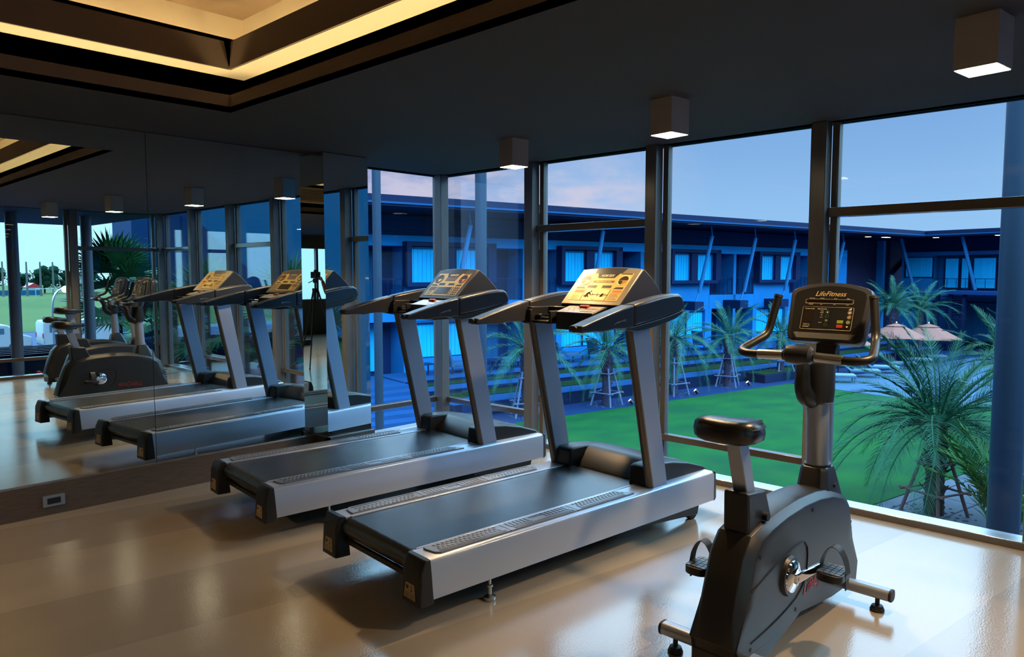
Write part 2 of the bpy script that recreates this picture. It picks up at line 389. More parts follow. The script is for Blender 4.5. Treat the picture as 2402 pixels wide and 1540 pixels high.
for x in XS[1:]: column(tn, x, YS-.05, x+.09, YS+.05); tn += 1
# unseen parts of the gym behind the camera
struct(MB().box((.6, YB, 0), (.75, YS-.05, H)).ob('wall_return', M_WALL, smooth=0))
struct(MB().box((.75, YS-.15, 0), (1.22, YS, H)).ob('wall_south', M_WALL, smooth=0))
mb = MB(); mb.box((XW, YB-.15, 0), (-5.2, YB, H)); mb.box((-2.4, YB-.15, 0), (.75, YB, H)); mb.box((-5.2, YB-.15, 0), (-2.4, YB, .9)); mb.box((-5.2, YB-.15, 2.2), (-2.4, YB, H))
struct(mb.ob('wall_back', M_WALL, smooth=0))
wb_ = struct(MB().box((-5.25, YB-.10, .86), (-2.35, YB+.03, .90)).ob(f'window_{wn}', M_SILL, smooth=0)); wn += 1
MB().box((-5.2, YB-.08, .9), (-2.4, YB-.07, 2.2)).ob('pane', GLASS, wb_, smooth=0)
MB().box((-3.83, YB-.1, .9), (-3.77, YB, 2.2)).ob('window_mullion', M_COL, wb_, smooth=0)
struct(MB().box((XW-.15, YB, 0), (XW, YN, H)).ob('wall_far', M_WALL, smooth=0))

# ------------------------------------------------------------------ box downlights
LROT = R(-8)
def lamp(x, y, label, proto=[None]):
    if proto[0] is None:
        r = empty('box_downlight', (x, y, H), LROT)
        s, h = .152, .195
        mb = MB(); mb.box((0, 0, -h), (.004, s, 0)); mb.box((s-.004, 0, -h), (s, s, 0)); mb.box((.004, 0, -h), (s-.004, .004, 0)); mb.box((.004, s-.004, -h), (s-.004, s, 0))
        mb.box((.004, .004, -.01), (s-.004, s-.004, 0))
        mb.ob('housing', M_LAMP, r, smooth=0)
        MB().box((.0045, .0045, -h-.002), (s-.0045, s-.0045, -h+.012)).ob('lens', M_EMIT, r, smooth=0)
        ld = bpy.data.lights.new('lamp_glow', 'SPOT'); ld.energy = 150; ld.color = (1.0, .66, .32); ld.spot_size = R(120); ld.spot_blend = .6; ld.shadow_soft_size = .05
        lo = bpy.data.objects.new('lamp_glow', ld); C.objects.link(lo); lo.parent = r; lo.location = (s/2, s/2, -h-.02)
        proto[0] = r
    else:
        r = copy_tree(proto[0]); r.location = (x, y, H)
    tag(r, label, 'ceiling light', 'square downlights along the courtyard window')
    return r
lamp(3.893, 3.674, 'small square downlight farthest off, above the far treadmill')
lamp(3.591, 2.184, 'square downlight on the ceiling above the near treadmill console')
lamp(3.261, .603, 'largest square downlight, at the top right above the exercise bike')
lamp(2.95, -.95, 'square downlight seen only in the mirror, last of the row')
for i, (x, y) in enumerate(((-.6, 4.75), (-1.3, -.6), (.2, -1.2), (-2.6, -2.5))):  # added unseen lamps, warming the floor and room behind the camera
    r = lamp(x, y, ('added square downlight beside the recess near the mirror wall, behind the camera', 'added square downlight on the ceiling just behind the camera',
             'added square downlight near the return wall behind the camera', 'added square downlight over the back of the gym')[i])
# ------------------------------------------------------------------ treadmills (x forward, y to the left, z up; origin under the rear right panel corner)
def plane_box(mb, a0, a1, b0, b1, z0, z1): return mb.box((a0, b0, z0), (a1, b1, z1))
def make_treadmill(kind):
    W = .90; r = empty('treadmill')
    for s in (0, 1):
        y = lambda v: v if s == 0 else W-v
        mb = MB()
        pr = [(0, .118), (0, .284), (.006, .297), (.020, .303), (.150, .303), (.150, .27), (.03, .262), (.03, .118)]
        mb.prism([(y(a), b) for a, b in pr], .004, 2.19, 'x'); mb.ob('side_panel', M_SILVER, r, .003)
        mb = MB(); mb.hexa([(2.19, y(-.003), .112), (2.225, y(.006), .125), (2.225, y(.10), .125), (2.19, y(.10), .112)], [(2.185, y(-.003), .306), (2.215, y(.006), .296), (2.215, y(.10), .296), (2.185, y(.10), .306)])
        mb.ob('front_cap', M_BLACK, r, .006)
        # rear end cap, tapered, with a recessed warning label
        a0, a1 = -.004, .152
        mb = MB()
        bot = [(-.058, .004), (-.05, -.004), (.022, -.004), (.026, .152), (-.05, .146), (-.058, .138)]
        top = [(-.028, .012), (-.022, -.004), (.004, -.004), (.004, .152), (-.022, .14), (-.028, .132)]
        mid = [(-.050, .006), (-.042, -.004), (.010, -.004), (.012, .152), (-.042, .144), (-.050, .136)]
        mb.loft([[(p[0], y(p[1]), .098) for p in bot], [(p[0], y(p[1]), .25) for p in mid], [(p[0], y(p[1]), .307) for p in top]])
        cap = mb.ob('end_cap', M_DARK, r, .005)
        Mx = frame((-.0572, y(.072), .118), (0, -1, 0), (.013, 0, .15)) if True else None
        mb = MB(Mx); mb.prism([(-.05, .0), (.05, .0), (.046, .135), (-.046, .135)], .0002, .002, 'z'); mb.ob('recess', M_BLACK, cap, smooth=0)
        mb = MB(Mx); mb.prism([(-.045, .006), (.045, .006), (.028, .072), (-.036, .072)], .0022, .0032, 'z'); lab = mb.ob('warning_label', M_LABEL, cap, smooth=0)
        mb = MB(Mx)
        mb.prism([(-.022+.010*math.cos(k*.7), .054+.010*math.sin(k*.7)) for k in range(9)], .0033, .0038, 'z')
        mb.box((.004, .040, .0033), (.020, .044, .0038)); mb.prism([(.004, .066), (.009, .066), (.018, .044), (.014, .044)], .0033, .0038, 'z')
        for k in range(4): mb.box((-.036, .012+k*.006, .0033), (-.004, .0135+k*.006, .0037)); mb.box((.003, .012+k*.006, .0033), (.036, .0135+k*.006, .0037))
        mb.ob('label_print', M_INK, cap, smooth=0)
        # foot rail: three ribbed, studded pads
        for k, (x0, x1) in enumerate(((.055, .50), (.505, .965), (.97, 1.43))):
            mb = MB(); yy = lambda v: y(v)
            if k == 0: poly = [(x0+.03, .030), (x1, .030), (x1, .128), (x0, .128), (x0-.002, .11), (x0+.008, .05)]
            elif k == 2: poly = [(x0, .030), (x1, .030), (x1-.06, .128), (x0, .128)]
            else: poly = [(x0, .030), (x1, .030), (x1, .128), (x0, .128)]
            mb.prism([(p[0], yy(p[1])) for p in poly], .303, .311, 'z')
            nrib = 46
            for j in range(nrib):
                xa = x0+.035+(x1-x0-.10 if k == 2 else x1-x0-.045)*j/nrib
                mb.box((xa, min(yy(.034), yy(.056)), .311), (xa+.004, max(yy(.034), yy(.056)), .3128))
            if k in (0, 2):
                for j in range(15):
                    for q in range(3):
                        xa = x0+.05+j*.0255+(.012 if q % 2 else 0)
                        if xa > x1-.03-(.035*(q/2) if k == 2 else 0): continue
                        mb.lathe([(.0095, 0), (.0095, .0018), (.007, .0026)], 8, (xa, yy(.074+q*.021), .311))
            else:
                for j in range(17):
                    if 6 <= j <= 9: continue
                    xa = x0+.03+j*.0245
                    mb.box((xa, min(yy(.066), yy(.120)), .311), (xa+.017, max(yy(.066), yy(.120)), .3132))
            mb.ob('foot_pad', M_PAD, r, smooth=0)
        text('VORTEX', .026, M_INK, frame((.735, y(.100 if s == 0 else .088), .3116), (1, 0, 0) , (0, 1, 0)), r, 'pad_lettering', .0004, .3)
        # levelling feet, wheel
        fy = y(.043)
        mb = MB(); mb.lathe([(.030, 0), (.032, .004), (.031, .018), (.022, .024), (.010, .028), (.010, .062), (.016, .064), (.016, .074), (.008, .076), (.008, .12)], 18, (.375, fy, 0))
        mb.ob('levelling_foot', M_STEEL, r)
        mb = MB(); mb.tube([(2.075, y(.075), .042), (2.075, y(.115), .042)], .042, 22); wh = mb.ob('wheel', M_RUBBER, r, .004)
        mb = MB(); mb.tube([(2.075, y(.068), .042), (2.075, y(.12), .042)], .016, 14); mb.ob('hub', M_DARK, wh)
        mb = MB(); mb.hexa([(1.55, y(.06), .075), (2.10, y(.06), .03), (2.10, y(.13), .03), (1.55, y(.13), .075)], [(1.50, y(.06), .14), (2.13, y(.06), .14), (2.13, y(.13), .14), (1.50, y(.13), .14)])
        mb.ob('wheel_bracket', M_BLACK, r, .004)
        # sheared upright with a half-round rear edge
        y0, y1 = y(.028), y(.080)
        ya, yb = min(y0, y1), max(y0, y1)
        mb = MB(); xb0, xb1, xt0, xt1 = 1.592, 1.742, 1.372, 1.545
        mb.hexa([(xb0+.02, ya, .27), (xb1, ya, .27), (xb1, yb, .27), (xb0+.02, yb, .27)], [(xt0+.02, ya, 1.262), (xt1, ya, 1.262), (xt1, yb, 1.262), (xt0+.02, yb, 1.262)])
        up = mb.ob('upright', M_POST, r, .004)
        mb = MB(); mb.tube([(xb0+.022, (ya+yb)/2, .27), (xt0+.022, (ya+yb)/2, 1.262)], .0255, 12); mb.ob('edge_bead', mat('bead_bronze', (.16, .14, .12), .3, .6), up)
        mb = MB(); mb.lathe([(.011, 0), (.011, .006), (.006, .009)], 10, (0, 0, 0))
        # handrail arm: slim grip and swelling housing
        y0, y1 = y(-.018), y(.072); ya, yb = min(y0, y1), max(y0, y1)
        grip = [(.928, 1.256), (.938, 1.283), (.960, 1.286), (1.031, 1.306), (1.15, 1.336), (1.258, 1.362), (1.353, 1.381), (1.353, 1.262), (1.284, 1.252), (1.20, 1.254), (1.151, 1.250), (1.10, 1.243), (1.024, 1.248), (.94, 1.247)]
        mb = MB(); mb.prism(grip, ya, yb); gp = mb.ob('handrail_grip', M_GREYP, r, .012, seg=3)
        mb = MB(); mb.tube([(.926, (ya+yb)/2, 1.266), (.936, (ya+yb)/2, 1.266)], [.016, .0175], 14); mb.ob('grip_plug', M_RUBBER, gp)
        hous = [(1.357, 1.264), (1.357, 1.382), (1.47, 1.402), (1.60, 1.423), (1.70, 1.433), (1.765, 1.434), (1.795, 1.420), (1.815, 1.385), (1.820, 1.342), (1.74, 1.325), (1.611, 1.299), (1.48, 1.280)]
        mb = MB(); mb.prism(hous, ya, yb); hs = mb.ob('arm_housing', M_GREYP, r, .016, seg=3)
        mb = MB(); mb.prism([(1.284, 1.253), (1.357, 1.2635), (1.48, 1.2795), (1.611, 1.2985), (1.74, 1.3245), (1.816, 1.341), (1.80, 1.316), (1.738, 1.290), (1.603, 1.260), (1.474, 1.239), (1.39, 1.231), (1.324, 1.240)], ya+.006, yb-.006)
        mb.ob('arm_underside', M_BLACK, r, .005)
        so = -1 if s == 0 else 1
        yo = y(-.0185)
        mb = MB(frame((1.24, yo, 1.285), (-so, 0, .10*-so), (0, 0, 1)))
        for q in range(3):
            pth = bez((-.05+q*.02, .002*q, 0), (-.01+q*.01, .02-.004*q, 0), (.045, .004+.006*q, 0), 8); mb.tube(pth, .0016, 5)
        mb.ob('embossed_swoosh', mat('emboss_grey', (.17, .17, .18), .3, .3), gp)
    # belt and running bed
    W2 = (.153, .747)
    prof = []
    for k in range(13): a = R(90+180*k/12); prof.append((.028+.050*math.cos(a), .250+.050*math.sin(a)))
    prof += [(1.72, .205), (1.72, .300)]
    mb = MB(); mb.prism(prof, *W2); mb.ob('running_belt', M_BELT, r, smooth=50)
    mb = MB(); mb.box((.12, .05, .135), (2.1, .85, .20)); mb.ob('chassis', M_BLACK, r, .004)
    for s in (0, 1):
        ye = .152 if s == 0 else .748
        mb = MB(); mb.box((.03, ye-.008, .296), (1.64, ye+.008, .3055)); mb.ob('belt_guard', M_SILVER, r, .003)
    mb = MB(); mb.box((-.004, .16, .17), (.02, .74, .195)); mb.ob('rear_roller_cover', M_BLACK, r, .004)
    # motor cover: bulge and two shoulders
    mb = MB(); mb.prism([(1.640, .300), (1.66, .325), (1.745, .398), (1.775, .412), (1.82, .416), (1.92, .405), (2.05, .372), (2.17, .326), (2.235, .288), (2.235, .20), (1.64, .20)], .19, .71)
    mb.ob('motor_cover', M_DARK, r, .010, seg=3)
    for s in (0, 1):
        ya, yb = (.075, .205) if s == 0 else (.695, .825)
        mb = MB()
        mb.prism([(1.590, .295), (1.600, .405), (1.625, .418), (1.74, .420), (1.86, .408), (2.02, .375), (2.17, .328), (2.238, .292), (2.238, .22), (1.590, .22)], ya, yb)
        mb.ob('cover_shoulder', M_BLACK, r, .012, seg=3)
    # console bridge, pulse bar, control box
    mb = MB(); mb.prism([(1.50, 1.245), (1.50, 1.335), (1.60, 1.345), (1.76, 1.36), (1.78, 1.30), (1.70, 1.255)], .06, .84); mb.ob('console_bridge', M_BLACK, r, .008)
    mb = MB(); yl, yr = .835, .655
    mb.box((1.34, .79, 1.245), (1.52, .83, 1.345)); mb.box((1.34, .62, 1.245), (1.52, .64, 1.325)); mb.box((1.34, .64, 1.245), (1.50, .79, 1.262)); mb.box((1.33, .79, 1.245), (1.345, .83, 1.33)); mb.box((1.485, .62, 1.245), (1.52, .83, 1.345))
    mb.ob('side_tray', M_DARK, r, .004)
    mb = MB(); mb.tube([(1.385, .60, 1.285), (1.385, .80, 1.285)], .017, 14); pb = mb.ob('pulse_bar', M_BLACK, r)
    mb = MB(); mb.tube([(1.385, .625, 1.285), (1.385, .735, 1.285)], .0185, 16); mb.ob('pulse_sensor', M_CHROME, pb)
    mb = MB(); mb.tube([(1.385, .10, 1.285), (1.385, .30, 1.285)], .017, 14); pb = mb.ob('pulse_bar', M_BLACK, r)
    mb = MB(); mb.tube([(1.385, .165, 1.285), (1.385, .275, 1.285)], .0185, 16); mb.ob('pulse_sensor', M_CHROME, pb)
    cyy = .45
    mb = MB(); mb.prism([(1.362, 1.215), (1.362, 1.318), (1.482, 1.352), (1.53, 1.36), (1.53, 1.215)], cyy-.15, cyy+.15); box = mb.ob('control_box', M_BLACK, r, .004)
    Mc = frame((1.362, cyy, 1.3185), (0, -1, 0), (.12, 0, .034))
    mb = MB(Mc); mb.box((-.145, .003, .0), (.145, .122, .0025)); mb.ob('control_plate', mat('overlay_grey', (.50, .50, .50), .22, .4), box, smooth=0)
    mb = MB(Mc)
    for k in range(5): mb.box((.03+k*.02, .02, .0025), (.045+k*.02, .03, .0035)); mb.box((.03+k*.02, .07, .0025), (.045+k*.02, .08, .0035))
    for k in range(6): mb.box((-.12+k*.022, .03+(k % 2)*.03, .0025), (-.113+k*.022, .036+(k % 2)*.03, .0035))
    mb.ob('key_marking', M_BROWN, box, smooth=0)
    mb = MB(Mc); mb.box((-.035, .088, .0025), (.035, .114, .016)); mb.ob('stop_button', M_RED, box, .005)
    # console head
    hw = .238
    sec = [(1.50, 1.345), (1.50, 1.363), (1.715, 1.578), (1.727, 1.580), (1.80, 1.528), (1.90, 1.43), (1.945, 1.375), (1.945, 1.335)]
    ringy = lambda yy, dz: [(p[0], yy, p[1]+(dz if p[1] > 1.5 else 0)) for p in sec]
    mb = MB(); mb.loft([ringy(cyy+sg*hw*f, d) for sg, f, d in ((1, 1, -.004), (1, .8, .003), (1, .4, .009), (1, 0, .011), (-1, .4, .009), (-1, .8, .003), (-1, 1, -.004))])
    head = mb.ob('console_head', M_GREYP, r, .003)
    n = Vector((-.7071, 0, .7071))
    Mf = frame((1.50-.0005, cyy, 1.3635+.0005), (0, -1, 0), (.215, 0, .215))      # origin at bottom centre; x right, y up the slope
    Hh = .303
    mb = MB(Mf)
    mb.prism([(-hw, 0), (hw, 0), (hw, Hh-.006), (.12, Hh+.004), (-.12, Hh+.004), (-hw, Hh-.006)], -.002, .004, 'z')
    mb.ob('console_bezel', M_BEZEL_LIT if kind == 1 else M_BEZEL2, head, .002)
    px = lambda a: -hw+a*2*hw; pyy = lambda b: b*Hh
    P = lambda pts: [(px(a), pyy(b)) for a, b in pts]
    mb = MB(Mf); mb.prism(P([(.085, .10), (.915, .10), (.915, .86), (.085, .86)]), .004, .0055, 'z'); face = mb.ob('console_face', M_GOLD, head, smooth=0)
    mb = MB(Mf)                                    # dark printing
    mb.prism(P([(.32, .86), (.69, .86), (.64, .73), (.36, .73)]), .0056, .0062, 'z')
    mb.prism(P([(.72, .855), (.90, .855), (.90, .83), (.72, .84)]), .0056, .0062, 'z')
    for a in (.10, .73):
        s1 = [(a, .425), (a+.16, .425), (a+.16 if a > .5 else a+.12, .475), (a+.04 if a > .5 else a, .475)]
        mb.prism(P(s1), .0056, .0062, 'z')
    for a in (.28, .53): mb.prism(P([(a, .45), (a+.155, .45), (a+.155, .52), (a, .52)]), .0056, .0062, 'z')
    for a in (.285, .705): mb.prism(P([(a, .10), (a+.008, .10), (a+.008, .41), (a, .41)]), .0056, .0062, 'z')
    mb.ob('face_marking', M_INK, head, smooth=0)
    for ca in (.185, .815):
        mb = MB(Mf); mb.lathe([(.044, .0056), (.044, .0075), (.036, .0075), (.036, .0056)], 28, (px(ca), pyy(.665), 0))
        mb.ob('gauge_ring', M_GOLDL if kind == 1 else M_BROWN, head)
    for ca in (.185, .815):
        mb = MB(Mf); mb.lathe([(.0355, .0056), (.0355, .0064)], 24, (px(ca), pyy(.665), 0)); gd = mb.ob('gauge_dial', M_INK if kind == 2 or ca > .5 else M_BROWN, head)
        mb = MB(Mf); mb.prism([(px(ca), pyy(.665)-.004), (px(ca)+.030, pyy(.665)-.004), (px(ca)+.02, pyy(.665)-.026), (px(ca), pyy(.665)-.032)], .0065, .0070, 'z'); mb.ob('gauge_sector', M_ORANGE if ca > .5 else M_GOLDL, gd, smooth=0)
        mb = MB(Mf); mb.box((px(ca)-.034, pyy(.665)-.004, .0065), (px(ca)+.034, pyy(.665)-.002, .0071)); mb.ob('gauge_line', M_GOLDL, gd, smooth=0)
    text('VORTEX', .027, M_WHITE, Mf @ Matrix.Translation((0, pyy(.765), .0063)), head, 'console_lettering', .0004, .3)
    if kind == 1:
        mb = MB(Mf); mb.prism(P([(.32, .60), (.68, .60), (.68, .655), (.32, .655)]), .0056, .0062, 'z'); mb.ob('banner', M_BROWN, head, smooth=0)
        text('Athletic Performance Center', .0105, M_WHITE, Mf @ Matrix.Translation((0, pyy(.615), .0063)), head, 'banner_lettering', .0003)
        mb = MB(Mf); mb.prism(P([(.305, .125), (.695, .125), (.695, .40), (.305, .40)]), .0056, .0061, 'z'); mb.ob('screen_overlay', M_GOLDL, head, smooth=0)
        mb = MB(Mf)                               # crouching runner, pulse trace, group of runners
        bx, by = px(.35), pyy(.17)
        for p0, p1, rr in (((0, .004), (.012, .022), .0035), ((.012, .022), (.002, .030), .0035), ((.002, .030), (.018, .046), .006), ((.018, .044), (.030, .030), .003), ((.002, .030), (-.014, .010), .003), ((.012, .022), (.026, .004), .003)):
            mb.tube([(bx+p0[0], by+p0[1], .0063), (bx+p1[0], by+p1[1], .0063)], rr, 6)
        mb.ball((bx+.024, by+.054, .0063), .007, 10, (1, 1, .2))
        xs = [k*.0062 for k in range(24)]; rs = [0, .003, -.010, .012, -.004, .002, .0, .004, -.003, .010, -.012, .006, 0, .002, -.004, .006, .0, .010, -.014, .012, -.006, .003, 0, 0]
        mb.tube([(bx+.030+x, by+.026+q, .0063) for x, q in zip(xs, rs)], .0016, 5)
        for k in range(3): mb.tube([(bx+.118+k*.006, by+.010, .0063), (bx+.122+k*.006, by+.034+.004*(k % 2), .0063)], .0028, 5)
        mb.box((px(.46), pyy(.135), .006), (px(.54), pyy(.142), .0066))
        mb.ob('runner_print', M_INK, head)
        mb = MB(Mf); mb.prism(P([(.75, .33), (.90, .33), (.90, .39), (.75, .39)]), .0056, .0061, 'z'); mb.ob('heart_print', M_ORANGE, head, smooth=0)
        mb = MB(Mf); mb.prism(P([(.11, .31), (.27, .31), (.27, .39), (.11, .39)]), .0056, .0061, 'z'); mb.ob('chart_print', M_BROWN, head, smooth=0)
    else:
        mb = MB(Mf); mb.prism(P([(.315, .145), (.685, .145), (.685, .385), (.315, .385)]), .0056, .0064, 'z'); mb.ob('screen', mat('screen_off', (.035, .024, .016), .2), head, smooth=0)
        mb = MB(Mf); mb.prism(P([(.36, .60), (.62, .60), (.66, .72), (.36, .72)]), .0056, .0064, 'z'); mb.ob('top_screen', mat('screen_grey', (.11, .09, .075), .25), head, smooth=0)
        mb = MB(Mf)
        for i in range(4):
            for j in range(4): mb.lathe([(.0085 if j else .006, .0056), (.0085 if j else .006, .0072)], 10, (px(.735+j*.048), pyy(.15+i*.07), 0))
        mb.ob('keypad', M_INK, head)
        mb = MB(Mf); mb.prism(P([(.11, .27), (.27, .27), (.27, .39), (.11, .39)]), .0056, .0062, 'z'); mb.ob('chart_print', M_BROWN, head, smooth=0)
    mb = MB(Mf)
    for k in range(6): mb.prism(P([(.11, .13+k*.024), (.25-.02*(k % 3), .13+k*.024), (.25-.02*(k % 3), .137+k*.024), (.11, .137+k*.024)]), .0056, .0060, 'z')
    if kind == 1:
        for k in range(7): mb.prism(P([(.74, .13+k*.027), (.90-.02*(k % 3), .13+k*.027), (.90-.02*(k % 3), .138+k*.027), (.74, .138+k*.027)]), .0056, .0060, 'z')
    mb.ob('text_marking', M_BROWN, head, smooth=0)
    return r
TH = R(-5.3); tt = Vector((math.cos(TH), math.sin(TH), 0)); nn = Vector((-math.sin(TH), math.cos(TH), 0))
tm = make_treadmill(1); tm.location = tt*1.79+nn*2.58; tm.rotation_euler.z = TH
tag(tm, 'near silver treadmill, its gold console printed with a crouching runner', 'treadmill', 'treadmills facing the courtyard')
tm = make_treadmill(2); tm.location = tt*1.73+nn*4.08; tm.rotation_euler.z = TH
tag(tm, 'far silver treadmill beside the mirror pier, with keypad and dark screen on its console', 'treadmill', 'treadmills facing the courtyard')

# ------------------------------------------------------------------ upright exercise bikes (x forward, y left; origin on the floor at the crank)
def make_bike():
    r = empty('exercise_bike')
    # shroud: side profile lofted across the width, chamfered towards the top
    prof = [(-.585, .060), (-.600, .150), (-.612, .165), (-.590, .30), (-.520, .485), (-.455, .555), (-.36, .580), (-.20, .600), (-.02, .608), (.16, .600), (.32, .578), (.45, .54), (.545, .475), (.60, .30), (.612, .16), (.60, .075), (.30, .085), (-.05, .13), (-.36, .055)]
    c = Vector((-.02, .30))
    def ring(y, k):
        out = []
        for p in prof:
            q = Vector(p)
            if p[1] > .2: q = c+(q-c)*k
            out.append((q.x, y, q.y))
        return out
    mb = MB(); mb.loft([ring(-.098, .80), ring(-.095, .90), ring(-.065, .985), ring(-.03, 1.0), ring(.03, 1.0), ring(.065, .985), ring(.095, .90), ring(.098, .80)])
    sh = mb.ob('shroud', M_DARK, r, .006, smooth=40)
    mb = MB()
    for s in (-1, 1):
        for x, z in ((-.43, .475), (.05, .545), (-.50, .135), (-.10, .16)): mb.tube([(x, s*.093, z), (x, s*.0995, z)], .009, 10)
    mb.ob('screw_hole', M_RUBBER, sh)
    mb = MB()
    for s in (-1, 1): mb.tube(bez((-.50, s*.099, .36), (-.12, s*.101, .46), (-.03, s*.0995, .43), 10)+bez((.0, s*.0995, .40), (.02, s*.0995, .28), (-.06, s*.0995, .23), 8)+bez((-.10, s*.0995, .21), (-.25, s*.0995, .17), (-.5, s*.0995, .16), 8), .003, 5)
    mb.ob('panel_seam', M_BLACK, sh)
    mb = MB(); mb.box((-.598, -.0985, .05), (-.30, .0985, .125)); mb.ob('rear_skirt', M_BLACK, r, .01)
    for s in (-1, 1):
        text('LifeCycle', .072, M_REDP, frame((.10 if s < 0 else .16, s*.1000, .205), (-s, 0, .06), (0, 0, 1)), sh, 'logo_lettering', .0006, .35)
    for k in range(6):
        mb = MB(); mb.box((.585-k*.004, -.07, .20+k*.03), (.612-k*.004, .07, .212+k*.03)); mb.ob('vent_slot', M_RUBBER, sh)
    # seat housing, post, seat
    mb = MB(); mb.hexa([(-.445, -.055, .50), (-.215, -.055, .50), (-.215, .055, .50), (-.445, .055, .50)], [(-.455, -.052, .715), (-.300, -.052, .700), (-.300, .052, .700), (-.455, .052, .715)])
    hs = mb.ob('seat_housing', M_DARK, r, .012, seg=3)
    mb = MB(); mb.tube([(-.325, -.045, .60), (-.325, -.075, .60)], .016, 12); mb.ob('adjust_pin', M_RUBBER, hs)
    mb = MB(); mb.hexa([(-.405, -.029, .66), (-.335, -.029, .66), (-.335, .029, .66), (-.405, .029, .66)], [(-.493, -.029, .93), (-.423, -.029, .93), (-.423, .029, .93), (-.493, .029, .93)])
    mb.ob('seat_post', M_POST, r, .004)
    st = []                                                       # seat stations: x, half width, top, bottom
    for x, w, zt, zb in ((-.615, .02, .985, .955), (-.605, .085, 1.006, .930), (-.575, .118, 1.016, .920), (-.52, .128, 1.016, .916), (-.46, .118, 1.006, .914), (-.41, .085, .994, .918), (-.36, .05, .986, .925), (-.31, .032, .980, .932), (-.285, .024, .974, .938), (-.276, .008, .962, .946)):
        ring_ = []
        for k in range(16):
            a = 2*math.pi*k/16; cx_, s_ = math.cos(a), math.sin(a)
            zz = (zt+zb)/2+(zt-zb)/2*(abs(s_)**.6)*(1 if s_ > 0 else -1)
            if s_ > .5: zz += .010*abs(cx_)-.006
            ring_.append((x, w*(abs(cx_)**.6)*(1 if cx_ > 0 else -1), zz))
        st.append(ring_)
    mb = MB(); mb.loft(st); seat = mb.ob('seat', M_VINYL, r, smooth=60)
    mb = MB(); mb.tube([(p[0], p[1]*1.01, .985) for p in [(-.60, -.06), (-.57, -.116), (-.52, -.126), (-.46, -.116), (-.41, -.084), (-.38, -.06)]], .002, 5); mb.ob('seat_stitch', M_DARK, seat)
    mb = MB(); mb.box((-.50, -.05, .915), (-.38, .05, .932)); mb.ob('seat_clamp', M_BLACK, r, .004)
    # front housing, neck, cup
    oct_ = lambda cx_, cz, a, b, k=.35: [(cx_-a, -b*(1-k), cz), (cx_-a*(1-k), -b, cz), (cx_+a*(1-k), -b, cz), (cx_+a, -b*(1-k), cz), (cx_+a, b*(1-k), cz), (cx_+a*(1-k), b, cz), (cx_-a*(1-k), b, cz), (cx_-a, b*(1-k), cz)]
    mb = MB(); mb.loft([oct_(.365, .46, .155, .088), oct_(.355, .52, .125, .078), oct_(.335, .655, .072, .062), oct_(.335, .672, .062, .055)]); nh = mb.ob('neck_housing', M_DARK, r, .004)
    mb = MB(); mb.tube([(.355, -.07, .585), (.355, -.078, .585)], .009, 10); mb.ob('screw_hole', M_RUBBER, nh)
    mb = MB(); mb.tube([(.336, 0, .60), (.310, 0, 1.0)], .050, 28); mb.ob('neck_tube', M_POST, r)
    mb = MB(); mb.tube([(.334, 0, .668), (.333, 0, .682)], .058, 24); mb.ob('neck_collar', M_BLACK, r)
    mb = MB()
    pr = [(.058, .965), (.070, .975), (.074, 1.02), (.073, 1.14), (.071, 1.152), (.062, 1.153), (.058, 1.14), (.055, 1.08)]
    mb.lathe([(a, z) for a, z in pr], 28, (.305, 0, 0)); mb.ob('bottle_cup', M_DARK, r)
    # clamp arm curving up from the cup to the handlebar
    mb = MB()
    pth = bez((.275, .015, .985), (.205, .02, .99), (.185, .02, 1.06), 6)+bez((.185, .02, 1.10), (.165, .01, 1.16), (.12, .0, 1.195), 5)
    mb.tube(pth, [.045, .044, .042, .04, .038, .036, .034, .032, .031, .03, .03, .03, .03], 12); mb.ob('handlebar_arm', M_BLACK, r)
    mb = MB(); mb.tube([(.095, -.062, 1.20), (.095, -.050, 1.20), (.095, 0, 1.20), (.095, .050, 1.20), (.095, .062, 1.20)], [.026, .040, .045, .040, .026], 18); mb.ob('handlebar_clamp', M_GREYP, r)
    text('Life', .026, M_BLACK, frame((.085, .0, 1.246), (0, -1, 0), (1, 0, 0)), r, 'clamp_lettering', .0006, .35)
    for s in (-1, 1):
        pth = [(.095, s*.05, 1.195), (.093, s*.20, 1.190)]+bez((.093, s*.215, 1.190), (.093, s*.285, 1.190), (.150, s*.285, 1.207), 7)+[(.24, s*.262, 1.238)]+bez((.272, s*.252, 1.250), (.305, s*.243, 1.262), (.318, s*.237, 1.305), 6)+[(.350, s*.215, 1.445)]
        mb = MB(); mb.tube(pth, .0185, 14); hb = mb.ob('handlebar', M_BLACK, r, smooth=60)
        mb = MB(); mb.tube([(.0945, s*.070, 1.1945), (.0935, s*.185, 1.1905)], .0215, 18); mb.ob('pulse_sensor', M_STEEL, hb)
        mb = MB(); mb.tube([(.349, s*.2155, 1.440), (.3515, s*.214, 1.451)], .0205, 14); mb.ob('bar_end_cap', M_RUBBER, hb)
    # console stem and console
    mb = MB(); mb.hexa([(.33, -.035, 1.02), (.385, -.035, 1.02), (.385, .035, 1.02), (.33, .035, 1.02)], [(.40, -.05, 1.27), (.455, -.05, 1.27), (.455, .05, 1.27), (.40, .05, 1.27)]); mb.ob('console_stem', M_BLACK, r, .008)
    T = R(20)
    Mk = frame((.350, 0, 1.236), (0, -1, 0), (math.sin(T), 0, math.cos(T)))
